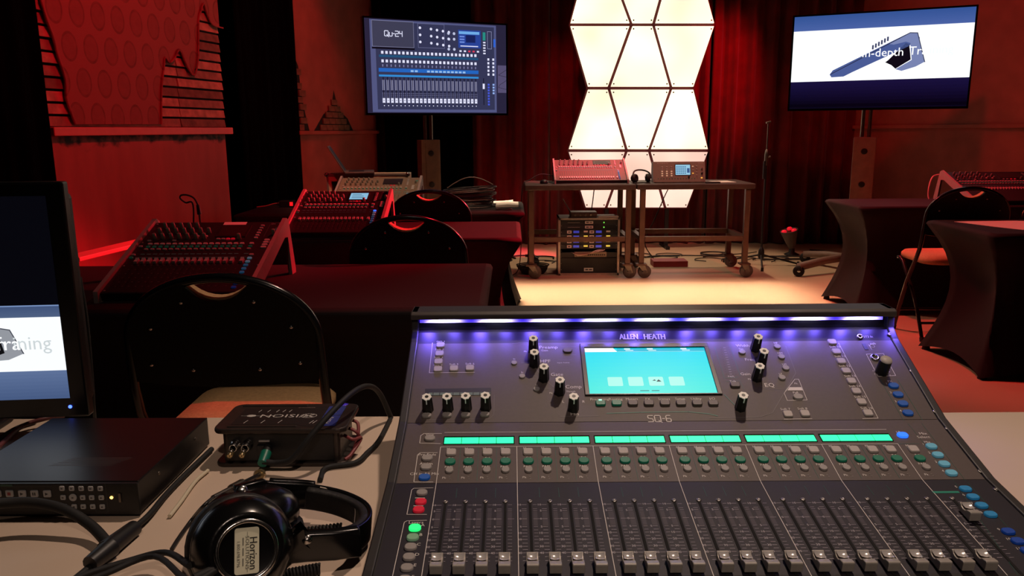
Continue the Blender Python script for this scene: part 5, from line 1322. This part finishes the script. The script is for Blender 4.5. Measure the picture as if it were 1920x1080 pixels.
def pr_(px, py): return pi_ @ hit(px, py, rec.matrix_basis @ V((0, -.0061, 0)), V((0, -1, 0)))
a = pr_(-20, 914); b = pr_(96, 912); pqr.line([(a.x, a.y), (b.x, b.y)], .0005, .0004, lin((60, 70, 66)))
a = pr_(-10, 913); b = pr_(22, 909); pqr.rect(a.x, b.x, a.y, b.y, .0006, lin((44, 84, 72)))
a = pr_(180, 960); b = pr_(197, 907); pqr.line([(a.x, a.y), (b.x, a.y), (b.x, b.y), (a.x, b.y)], .0004, .0004, lin((80, 78, 78)), True)
o = pqr.build('panel_print', PRINT, rec, M=Mf); o['kind'] = 'stuff'
p = pr_(209, 933); MB().lathe([(.0022, 0), (.0022, .0008), (0, .0014)], (0, 0, 0), n=10).build('status_light', mat('amber_led', (255, 190, 90), 0.3, emit=4), rec, M=Mf @ Matrix.Translation((p.x, p.y, 0)))
p = pr_(225, 933); MB().bx(-.0016, .0016, -.0065, .0065, 0, .0012).build('usb_port', STEEL, rec, M=Mf @ Matrix.Translation((p.x, p.y, 0)))
q = MB()
for k in range(6): q.rect(-.155 + .004 * k, -.062 + .003 * k, .052 + .0052 * k, .0530 + .0052 * k, 0, lin((74, 66, 66)))
o = q.build('warning_print', PRINT, rec, M=Matrix.Translation((0.0, .0, .004 + RH_ + .0002))); o['kind'] = 'stuff'
for y in (.06, .19): MB().lathe([(.003, 0), (.0025, .001), (0, .0012)], (0, y, .035), (1, 0, 0), 8).build('side_screw', STEEL, rec)

# ---- audio interface
def zt_(px, py, z): return atz(px, py, z)
ZI = TZ + .062
A_, B_, C_, D_ = zt_(398, 807, ZI), zt_(648, 806, ZI), zt_(676, 757, ZI), zt_(443, 759, ZI)
ic = (A_ + B_ + C_ + D_) / 4; iw = ((B_ - A_).length + (C_ - D_).length) / 2; idp = ((D_ - A_).length + (C_ - B_).length) / 2
irz = math.atan2((B_ - A_).y + (C_ - D_).y, (B_ - A_).x + (C_ - D_).x)
itf = thing('interface_box', 'dark metal interface box with two silver connectors, upside-down print on top', 'interface box', (ic.x, ic.y, TZ), irz)
IM = mat('dark_cast_metal', (66, 58, 54), 0.38, 0.6, noise=.12, scale=60)
out = rr(iw, idp, .016, 4); inn = rr(iw - .026, idp - .016, .006, 3)
MB().prism(out, 0, .007, 'z').build('bottom_plate', IM, itf, .002); MB().prism(out, .055, .0635, 'z').build('top_plate', IM, itf, .0025)
MB().prism(inn, .007, .055, 'z').build('body', IM, itf)
MB().bx(-iw / 2 + .022, iw / 2 - .022, -idp / 2 + .006, -idp / 2 + .0085, .009, .053).build('front_recess', BLACK, itf)
q = MB(); zt = .0638
q.poly([(-iw * .39, -idp * .33), (iw * .10, -idp * .33), (iw * .16, -idp * .40), (iw * .40, -idp * .40), (iw * .40, idp * .36), (iw * .02, idp * .36), (-iw * .04, idp * .28), (-iw * .39, idp * .28)], zt, lin((26, 18, 17)))
q.rect(iw * .27, iw * .405, .001, idp * .36, zt + .0002, lin((44, 56, 130))); q.rect(iw * .27, iw * .405, -idp * .40, -.001, zt + .0002, lin((44, 56, 130)))
lt = lin((190, 184, 178))
q.text('USB', iw * .335, idp * .18, .014, zt + .0004, lt, rot=math.pi / 2 - .1); q.text('HDMI', iw * .335, -idp * .2, .012, zt + .0004, lt, rot=math.pi / 2 - .1)
q.text('VISION', iw * -.03, -.002, .0195, zt + .0004, lt, rot=math.pi, sx=1.3)
q.line([(iw * .155 + .013 * math.cos(t * .3927), -.002 + .0095 * math.sin(t * .3927)) for t in range(16)], .0012, zt + .0004, lt, True)
q.line([(iw * .155 - .008, -.008), (iw * .155 + .008, .004)], .003, zt + .0004, lt); q.line([(iw * .155 - .008, .004), (iw * .155 + .008, -.008)], .003, zt + .0004, lt)
q.line([(-iw * .37, -.001), (-iw * .12, -.001)], .0006, zt + .0003, lt); q.poly([(-iw * .29 + .008 * math.cos(i * .7854), -.001 + .005 * math.sin(i * .7854)) for i in range(8)], zt + .0004, lt)
for k, x in enumerate((-.3, -.17, -.04)): q.line([(iw * x, -idp * .28), (iw * x + .003, -idp * .18)], .0012, zt + .0003, lt)
for k, x in enumerate((-.26, -.19, -.12, -.07, -.02)): q.line([(iw * x, idp * .14), (iw * x + .002, idp * .22)], .0012, zt + .0003, lt)
for x in (.20, .225): q.line([(iw * x, -idp * .3), (iw * x + .004, -idp * .2)], .0012, zt + .0003, lt)
q.line([(iw * .03, idp * .31), (iw * .16, idp * .31)], .0012, zt + .0003, lin((130, 110, 100)))
o = q.build('top_print', PRINT, itf); o['kind'] = 'stuff'
for (x, y) in ((-iw * .17, idp * .40), (-iw * .14, -idp * .40)): MB().bx(x - .055, x + .055, y - .003, y + .003, .0632, .0652).build('raised_rib', IM, itf, .002)
MB().lathe([(.003, 0), (.0025, .001), (0, .0012)], (-iw * .41, idp * .42, .0635), n=8).build('screw', CHROME, itf)
BRASS = mat('pale_brass', (190, 170, 130), 0.3, 0.9)
for x in (-iw * .335, -iw * .245):
    c = MB().lathe([(.0085, 0), (.0085, .003), (.0065, .004), (.0065, .016), (.0048, .016), (.0048, .004)], (x, -idp / 2 + .006, .036), (0, -1, 0), 14).build('coax_connector', CHROME, itf)
    MB().lathe([(.0045, .012), (.0045, .022), (.0018, .0225), (0, .02)], (x - .002, -idp / 2 + .006, .031), (-.1, -1, -.25), 12).build('connector_pin', BRASS, c)
MB().bx(-iw * .175, -iw * .095, -idp / 2 + .001, -idp / 2 + .007, .018, .036).build('socket_block', BLACK, itf, .001)
MB().bx(-iw * .16, -iw * .08, -idp / 2 + .0035, -idp / 2 + .007, .041, .0435).build('slot', GREYPLA, itf)
MB().lathe([(.012, 0), (.012, .006), (.009, .008), (0, .009)], (iw * .37, idp / 2 - .004, .055), (0, .2, 1), 14).build('blue_knob', mat('violet_blue_knob', (70, 50, 200), 0.4, emit=.15), itf)
# bundle of red wires at its right end
for k in range(3):
    o = MB().tube([(iw / 2 - .012, idp * .15 - .02 * k, .05 - .006 * k), (iw / 2 + .004, idp * .10 - .02 * k, .045 - .006 * k), (iw / 2 + .006 + .003 * k, -idp * .05, .026), (iw / 2 + .002, -idp * .3, .012), (iw / 2 - .006, -idp * .42, .008)], .0028, 6).build('red_wire', mat('dull_red_wire', (130, 60, 62), 0.5), itf)

# ---- cable looping over the interface, green plug
def P(px, py, z): return atz(px, py, TZ + z)
o = thing('audio_cable', 'thick black audio cable with green plug looping over the interface box', 'cable')
z5 = lambda px, py, y: aty(px, py, y)
pts = [P(493, 865, .022), z5(520, 878, 1.14), z5(548, 860, 1.135), z5(585, 815, 1.145), z5(620, 775, 1.17), z5(660, 737, 1.22), z5(690, 724, 1.28), z5(712, 738, 1.34), P(735, 781, .004)]
pts = [pts[0], V((pts[1].x, pts[1].y, max(pts[1].z, TZ + .02))), pts[2], pts[3], pts[4], pts[5], pts[6], pts[7], P(733, 783, .006)]
MB().tube(pts, .0048, 10, sub=8).build('lead', RUBBER, o)
iM = itf.matrix_basis
MB().tube([P(733, 783, .006), iM @ V((iw / 2 + .034, idp * .25, .006)), iM @ V((iw / 2 + .024, -idp * .15, .006)), iM @ V((iw / 2 + .012, -idp * .48, .006)), iM @ V((iw / 2 - .03, -idp * .62, .005)), P(600, 900, .005)], .0042, 8).build('lead_tail', RUBBER, o)
e = pts[0]; MB().cyl(e + V((0, .018, .006)), e + V((0, -.004, -.002)), .0085, .0075, 12).build('plug_sleeve', mat('green_plug', (14, 96, 76), 0.4, emit=.03), o)
MB().cyl(e + V((0, .030, .010)), e + V((0, .018, .006)), .007, .0085, 12).build('plug_body', BLACK, o)

# ---- jack adapter chain lying between interface and headphones
o = thing('jack_adapter', 'slim steel jack plug adapters laid end to end above the headphone cup', 'adapter')
p0, p1 = P(489, 889, .012), P(394, 936, .045)
d = p1 - p0
def seg(a, b, r0, r1, m_, nm): MB().cyl(p0 + d * a, p0 + d * b, r0, r1, 10).build(nm, m_, o)
seg(-.04, .05, .004, .0055, BRASS, 'gold_tip'); seg(.05, .42, .0032, .0032, BLACK, 'stem'); seg(.40, .62, .0066, .006, STEEL, 'sleeve'); seg(.62, .95, .004, .0035, STEEL, 'barrel'); MB().tube([p0 + d * .95, p0 + d * 1.12 - V((0, 0, .005)), P(362, 972, .0062), P(338, 1005, .0032), P(322, 1030, .003)], .0028, 6).build('lead', BLACK, o)
q = MB().cyl(p0 + d * .0, p0 + d * .04, .0085, .0085, 8); q.build('knurled_ring', BRASS, o)

# ---- big headphones
hp = thing('headphones', 'large black headphones with silver ring and name sticker lying on the desk', 'headphones', (0, 0, TZ))
HPB = mat('gloss_headphone_black', (13, 13, 14), 0.22, noise=.05, scale=40); PAD = mat('black_leatherette', (14, 13, 13), 0.55, noise=.15, scale=60, bump=.2)
def L(v): return V(v) - V((0, 0, TZ))
cc = L(atz(461, 1031, TZ + .0755)); n1 = V((.42, -.80, .34)).normalized()
def basis(n):
    u = V((0, 0, 1)) - n * n.z; u.normalize(); r_ = u.cross(n); return r_, u        # right, up seen from outside
r1_, u1_ = basis(n1)
Mc = Matrix((r1_, u1_, n1)).transposed().to_4x4(); Mc = Mc @ Matrix.Diagonal((.89, .89, .89, 1)); Mc.translation = cc
cup = MB().lathe([(.0, -.05), (.040, -.052), (.056, -.046), (.061, -.034), (.061, -.020), (.055, -.008), (.046, .004), (.038, .009), (.0375, .007)], n=40).build('ear_cup', HPB, hp, M=Mc)
MB().lathe([(.038, .0065), (.0372, .0105), (.033, .0112), (.0322, .009)], n=40).build('silver_ring', CHROME, cup); MB().lathe([(.0325, .009), (.031, .0084), (0, .0084)], n=32).build('cup_face', HPB, cup)
MB().lathe([(.045, -.046), (.062, -.048), (.066, -.060), (.062, -.074), (.045, -.078), (.034, -.072), (.03, -.06)], n=32).build('ear_pad', PAD, cup)
MB().lathe([(.0615, -.030), (.0625, -.027), (.0615, -.024)], n=40).build('cup_rim', HPB, cup)
# sticker
th = -0.13
st = MB().prism(rr(.0285, .054, .003, 3), .0086, .0092, 'z').build('sticker', mat('cream_sticker', (222, 222, 196), 0.6), cup, M=Matrix.Rotation(th, 4, 'Z'))
q = MB(); ink = lin((22, 20, 20))
q.text('Horizon', .0075, -.003, .0125, .0094, ink, rot=-math.pi / 2, sx=.92); q.text('Horizon', .0077, -.0032, .0125, .00942, ink, rot=-math.pi / 2, sx=.92)
q.text('SOLUTIONS', .0005, -.002, .0058, .0094, ink, rot=-math.pi / 2, sx=1.25); q.line([(.0005, .022), (.0005, .016)], .0004, .0094, ink); q.line([(.0005, -.021), (.0005, -.025)], .0004, .0094, ink)
[q.line([(-.0045, y0), (-.0045, y0 - .008)], .0012, .0094, lin((90, 88, 80))) for y0 in (.015, .003, -.009)]; q.text('1.800.698.8796', -.0098, -.003, .0050, .0094, ink, rot=-math.pi / 2)
o = q.build('sticker_print', PRINT, cup, M=Matrix.Rotation(th, 4, 'Z')); o['kind'] = 'stuff'
# far cup, lying behind
c2 = L(atz(472, 966, TZ + .05)); c2.z = .068; n2 = V((-.05, .16, .98)).normalized(); r2, u2 = basis(n2); M2 = Matrix((r2, u2, n2)).transposed().to_4x4(); M2.translation = c2
cupb = MB().lathe([(0, -.03), (.048, -.032), (.058, -.022), (.058, -.008), (.05, .004), (.036, .012), (0, .013)], n=32).build('ear_cup', HPB, hp, M=M2)
MB().lathe([(.045, -.03), (.061, -.032), (.064, -.044), (.058, -.054), (.04, -.056), (.034, -.05)], n=28).build('ear_pad', PAD, cupb)
# headband: from the far cup round to the near cup
def hb_(px, py, z): return L(atz(px, py, TZ + z))
band = [hb_(476, 922, .052), hb_(520, 926, .046), hb_(580, 930, .040), hb_(640, 942, .034), hb_(682, 962, .030), hb_(693, 985, .030), hb_(675, 1007, .034), hb_(638, 1018, .042), hb_(592, 1018, .050)]
P_ = []
for i in range(len(band) - 1):
    a0 = band[max(i - 1, 0)]; a1 = band[i]; a2 = band[i + 1]; a3 = band[min(i + 2, len(band) - 1)]
    for k in range(5):
        t = k / 5; P_.append(.5 * ((2 * a1) + (a2 - a0) * t + (2 * a0 - 5 * a1 + 4 * a2 - a3) * t * t + (3 * a1 - a0 - 3 * a2 + a3) * t ** 3))
P_.append(band[-1])
MB().ribbon(P_, V((.004, -.004, .036)), .005).build('headband', HPB, hp, .001)
cen = sum(P_, V((0, 0, 0))) / len(P_)
MB().ribbon([p + (cen - p).normalized() * .008 for p in P_[9:34]], V((.004, -.004, .030)), .012).build('band_cushion', PAD, hp, .003)
MB().ribbon([p + (p - cen).normalized() * .004 for p in P_[4:12]], V((.004, -.004, .042)), .006).build('band_slider', HPB, hp, .001)
q = MB(); e = band[-1]
q.ribbon([e + V((.05, .012, -.004)), e + V((.02, .002, -.003)), e + V((-.01, -.006, 0)), e + V((-.03, -.01, .0))], V((0, -.004, .038)), .013); q.build('yoke', HPB, hp, .003)
MB().ribbon([e + V((-.028, -.01, .0)), cc + r1_ * .066 + n1 * -.02, cc + r1_ * .058 + n1 * -.03], V((0, -.004, .024)), .012).build('yoke_arm', HPB, hp, .003)
MB().lathe([(.006, 0), (.005, .003), (0, .004)], e + V((-.006, -.014, .012)), (0, -1, .4), 12).build('hinge_screw', CHROME, hp)
sp_ = L(atz(453, 920, TZ + .075)); MB().lathe([(.0075, 0), (.007, .002), (.004, .0035), (0, .0035)], sp_, (.2, -.8, .5), 14).build('hinge_screw', CHROME, hp)
MB().ribbon([sp_ + V((-.01, .004, -.01)), sp_ + V((.02, .03, -.012)), band[0] + V((.02, 0, -.004))], V((0, -.004, .03)), .01).build('yoke_arm', HPB, hp, .002)
MB().tube([hb_(600, 914, .055), hb_(640, 924, .048), hb_(664, 950, .042), hb_(664, 982, .036)], .0014, 6).build('band_wire', STEEL, hp)
# lead out of the near cup
ex = cc - r1_ * .030 - u1_ * .012 + n1 * .004
MB().tube([ex, ex - r1_ * .03 + n1 * .006 - u1_ * .004, L(P(290, 1043, .03)), L(P(200, 1075, .020)), L(P(140, 1100, .019)), L(P(60, 1140, .014)), L(P(0, 1180, .005))], .0035, 8).build('straight_lead', RUBBER, hp)
MB().tube([ex - r1_ * .005, ex - r1_ * .025 + n1 * .005 - u1_ * .003], .0055, 8, smooth_path=False).build('strain_relief', RUBBER, hp)
MB().tube([cc - r1_ * .056 - u1_ * .005 - n1 * .02, L(P(310, 1036, .03)), L(P(240, 1052, .020)), L(P(160, 1078, .019)), L(P(90, 1110, .016)), L(P(20, 1150, .005))], .0038, 8).build('straight_lead', RUBBER, hp)
def coil(a, b, r, turns, rt, nm):
    a = V(a); b = V(b); d = (b - a); n_ = d.normalized(); s1 = n_.orthogonal().normalized(); s2 = n_.cross(s1); pts = []
    N = turns * 8
    for i in range(N + 1):
        t = 2 * math.pi * i / 8; pts.append(a + d * (i / N) + (s1 * math.cos(t) + s2 * math.sin(t)) * r)
    return MB().tube(pts, rt, 5, smooth_path=False).build(nm, RUBBER, hp)
coil(L(P(545, 1002, .008)), L(P(640, 990, .008)), .0062, 14, .0018, 'coiled_cord'); coil(L(P(505, 1084, .008)), L(P(600, 1066, .008)), .0062, 15, .0018, 'coiled_cord')

# ---- thick cable with its moulded splitter
o = thing('splitter_cable', 'thick black cable with moulded block crossing the desk before the recorder', 'cable')
MB().tube([z5(-80, 950, .93), z5(0, 944, .955), z5(60, 942, .965), z5(120, 955, .96), z5(170, 985, .945), P(205, 1022, .012)], .0068, 10, sub=8).build('thick_lead', RUBBER, o)
a = P(198, 1032, .012); b = P(252, 990, .010)
MB().cyl(a, b, .0125, .0105, 14).build('moulded_block', BLACK, o, .002); MB().cyl(a + V((-.004, -.030, -.001)), a + V((.004, .006, .001)), .010, .0125, 12).build('moulded_tail', BLACK, o, .002)
MB().tube([b, P(280, 965, .008), P(309, 930, .006), P(340, 897, .006), P(371, 867, .006), P(397, 842, .006)], .0042, 8).build('thin_lead', RUBBER, o)
MB().tube([a + V((-.006, -.01, -.004)), P(170, 1062, .006), P(130, 1095, .005), P(90, 1130, .005)], .0045, 8).build('thin_lead', RUBBER, o)
# cables behind the recorder and monitor
for k, (pts, lab) in enumerate([([P(-60, 880, .006), P(0, 835, .01), P(40, 800, .012), P(85, 785, .016), P(120, 779, .012)], 'thin reddish cable curving behind the recorder under the monitor'),
                               ([P(-70, 868, .005), P(-30, 842, .005), P(10, 815, .005), P(35, 801, .005), P(66, 791, .005)], 'short black cable on the desk below the monitor screen')]):
    o = MB().tube(pts, .0042, 8).build('desk_cable', (mat('reddish_cable', (96, 44, 46), 0.5), RUBBER)[k]); tag(o, lab, 'cable')
o = MB().tube([aty(150, 520, 1.352), aty(163, 600, 1.352), aty(172, 700, 1.352), aty(176, 760, 1.355), P(178, 785, .005)], .003, 6).build('hanging_lead', RUBBER); tag(o, 'thin dark lead hanging down behind the right edge of the monitor', 'cable')
o = MB().tube([P(390, 882, .004), P(366, 903, .004), P(341, 938, .004), P(318, 968, .004)], .003, 6).build('white_lead', mat('cream_lead', (205, 195, 170), 0.5)); tag(o, 'thin cream lead lying on the desk beside the recorder', 'cable')

# ================================================================== THINGS ON THE TABLES BEHIND
TT = .742
# flight case with laptop, row three
fa, fb = aty(618, 372, 5.62), aty(768, 372, 5.62)
fc = thing('flight_case', 'pale flight case with metal edges behind the warm-lit mixer', 'flight case', ((fa.x + fb.x) / 2, 5.60, TT))
fw = fb.x - fa.x; fh = aty(700, 326, 5.56).z - TT
CASE = mat('pale_case_laminate', (190, 160, 128), 0.5, noise=.06, scale=20)
q = MB(); q.bx(-fw / 2, fw / 2, -.03, .16, fh - .05, fh).bx(-fw / 2, -fw / 2 + .03, -.03, .16, 0, fh - .05).bx(fw / 2 - .03, fw / 2, -.03, .16, 0, fh - .05).bx(-fw / 2 + .03, fw / 2 - .03, .10, .16, 0, fh - .05)
q.build('case_body', CASE, fc)
for (x, z_) in ((-fw / 2, fh), (fw / 2, fh)): MB().lathe([(0, -.016), (.012, -.012), (.017, 0), (.012, .012), (0, .016)], (x, -.03, z_ - .004), n=12).build('ball_corner', CHROME, fc)
MB().bx(-fw / 2 - .002, fw / 2 + .002, -.034, -.026, fh - .012, fh + .002).build('edge_trim', ALU, fc); MB().bx(-fw / 2 - .002, -fw / 2 + .012, -.034, -.026, 0, fh).build('edge_trim', ALU, fc)
lp2 = thing('laptop', 'open dark laptop standing on the flight case', 'laptop', (aty(648, 322, 5.66).x + .10, 5.665, TT + fh + .003), 1.745)
LG = mat('laptop_grey', (96, 84, 80), 0.4, .3)
MB().bx(-.15, .15, -.10, .10, 0, .014).build('base', LG, lp2, .003); MB().bx(-.13, .13, -.03, .075, .0138, .0155).build('keyboard', BLACK, lp2)
MB().bx(-.15, .15, 0, .21, -.004, .004).build('lid', LG, lp2, .002, M=frame((0, .10, .010), (1, 0, 0), (0, .52, .85))); MB().bx(-.14, .14, .01, .20, .0041, .0048).build('display', BLACK, lp2, M=frame((0, .10, .010), (1, 0, 0), (0, .52, .85)))
# yellow-green tape reel / tray in front of the case
p = aty(640, 355, 4.32); 
o = MB().tube([(-.05, 0, .006), (.05, 0, .006), (.062, 0, .02), (.05, 0, .034), (-.05, 0, .034), (-.062, 0, .02)], .006, 8, closed=True).build('lime_handle', mat('lime_plastic', (150, 150, 70), 0.5)); p = aty(642, 352, 5.5); o.location = (p.x, 5.47, TT); tag(o, 'lime green plastic handle loop before the flight case', 'handle')
# cable heap on row three
HC = [mat('grey_heap_cable', (110, 92, 86), 0.5), mat('dark_heap_cable', (34, 26, 26), 0.5), mat('brown_heap_cable', (92, 62, 54), 0.5)]
ha, hbx = aty(835, 380, 5.35), aty(925, 380, 5.35); hc = (ha + hbx) / 2; rg2 = random.Random(5)
HW = (hbx.x - ha.x) / 2; top = None
for k in range(14):
    A0 = HW * rg2.uniform(.86, 1.12); B0 = .13 * rg2.uniform(.8, 1.1); pts = []
    for i in range(12):
        a = 2 * math.pi * i / 12; x = A0 * math.cos(a) + rg2.uniform(-.01, .01)
        lift = (.012 + .011 * x / HW) * k / 13                      # the heap leans up towards its right end
        pts.append((hc.x + x, 5.38 + B0 * math.sin(a), TT + .0042 + .0083 * k + lift))
    top = pts
    o = MB().tube(pts, .0041, 6, closed=True, sub=4).build('cable_loop', HC[k % 3]); tag(o, 'loop of cable in the heap on the table with the flight case', 'cable', 'cable heap on the table with the flight case')
e0 = V(top[5]) + V((0, 0, .0082)); e1 = V(top[1]) + V((0, 0, .0082))
pts = [e0] + [e0.lerp(e1, t) + V((0, 0, .062 * math.sin(math.pi * t))) for t in (.15, .35, .55, .75, .9)] + [e1]
o = MB().tube(pts, .0041, 6).build('cable_arc', HC[0]); tag(o, 'single grey cable arching above the cable heap', 'cable')
for k, (px0, px1, y0, y1, lab) in enumerate(((930, 972, 5.32, 5.59, 'pale folded booklet lying on the table beside the cable heap'), (925, 962, 5.60, 5.75, 'pale sheet of paper lying behind the folded booklet'))):
    a = aty(px0, 375, (y0 + y1) / 2); b = aty(px1, 375, (y0 + y1) / 2); q = MB(); w2 = (b.x - a.x) / 2
    q.prism([(-w2, 0), (w2, 0), (w2, .012), (0, .018 if k == 0 else .006), (-w2, .012 if k == 0 else .004)], -(y1 - y0) / 2, (y1 - y0) / 2, 'y'); o = q.build('booklet', WHITEP); o.location = ((a.x + b.x) / 2, (y0 + y1) / 2, TT + .0005); tag(o, lab, 'paper')
p = aty(945, 388, 5.15); pts = []
for i in range(10): pts.append((p.x + .05 * math.cos(i * .628), 5.13 + .035 * math.sin(i * .628), TT + .006 + .0015 * (i % 2)))
o = MB().tube(pts, .004, 6, closed=True, sub=4).build('small_cable_loop', HC[1]); tag(o, 'small loop of dark cable before the folded booklet', 'cable')
# little box with a red display on row two, with its lead
p = aty(540, 374, 5.45); bxo = thing('power_supply', 'small dark box with a red lit display at the wall end of the flight-case table', 'power supply', (p.x, 5.45, TT))
MB().bx(-.055, .045, -.03, .03, 0, .045).build('body', BLACK, bxo, .004); MB().bx(.018, .04, -.0315, -.0295, .010, .036).build('red_display', mat('red_display', (255, 30, 36), 0.3, emit=.8), bxo)
MB().tube([(-.055, 0, .022), (-.09, -.01, .025), (-.14, -.03, .012), (-.20, -.06, .006)], .004, 6).build('lead', mat('pink_lead', (170, 90, 90), 0.5), bxo); MB().lathe([(.012, 0), (.014, .01), (.008, .03), (.005, .032)], (-.052, 0, .022), (-1, 0, 0), 12).build('connector', STEEL, bxo)
# gooseneck lead rising behind mixer one
p = aty(372, 402, 2.86)
o = thing('gooseneck_lead', 'thin black lead with jack plug looping up behind the white-label mixer', 'cable'); ps = [aty(x, y, 2.87) for x, y in ((374, 408), (372, 394), (362, 384), (348, 380), (338, 372), (340, 366), (352, 366), (364, 372), (372, 386))]
MB().tube([V((ps[0].x - .06, 2.91, TT + .004)), V((ps[0].x - .05, 2.92, TT + .12))] + ps[2:], .0032, 6).build('lead', RUBBER, o)
MB().cyl(aty(371, 384, 2.87), aty(374, 402, 2.87), .006, .008, 10).build('jack_plug', BLACK, o)
MB().cyl(aty(374, 402, 2.87), V((aty(374, 402, 2.87).x, 2.88, TT)), .004, .004, 8).build('plug_stem', STEEL, o)
# pale board at the wall end of row one
a = atz(150, 486, TT); b = atz(272, 456, TT)
o = MB().bx(-.30, .30, -.045, .045, 0, .018).build('narrow_board', LEDGEM, None, .003); o.location = ((a.x + b.x) / 2, (a.y + b.y) / 2, TT + .0005); o.rotation_euler.z = math.atan2(b.y - a.y, b.x - a.x); tag(o, 'pale narrow board lying on the table left of the white-label mixer', 'board')
# sheet on the right-hand table
q = MB(); pts = [(2.42, 4.30), (2.50, 4.06), (2.56, 3.93), (2.78, 3.90), (3.05, 3.98), (3.10, 4.22), (2.75, 4.32)]
q.prism(pts, TT + .0005, TT + .0025, 'z'); o = q.build('paper_sheet', WHITEP); tag(o, 'large white sheet lying on the dark covered table, tinted pink', 'paper')
# white lead at the back of the right mixer
pm = aty(1770, 327, 5.62)
o = MB().tube([(pm.x + .05, 5.640, TT + .172), (pm.x + .045, 5.70, TT + .175), (pm.x + .01, 5.725, TT + .172), (pm.x - .03, 5.715, TT + .155), (pm.x - .055, 5.70, TT + .09), (pm.x - .06, 5.69, TT + .03), (pm.x - .058, 5.68, TT + .004)], .005, 6).build('white_lead', WHITEP); tag(o, 'white lead hanging from the mixer beside the right flat', 'cable')
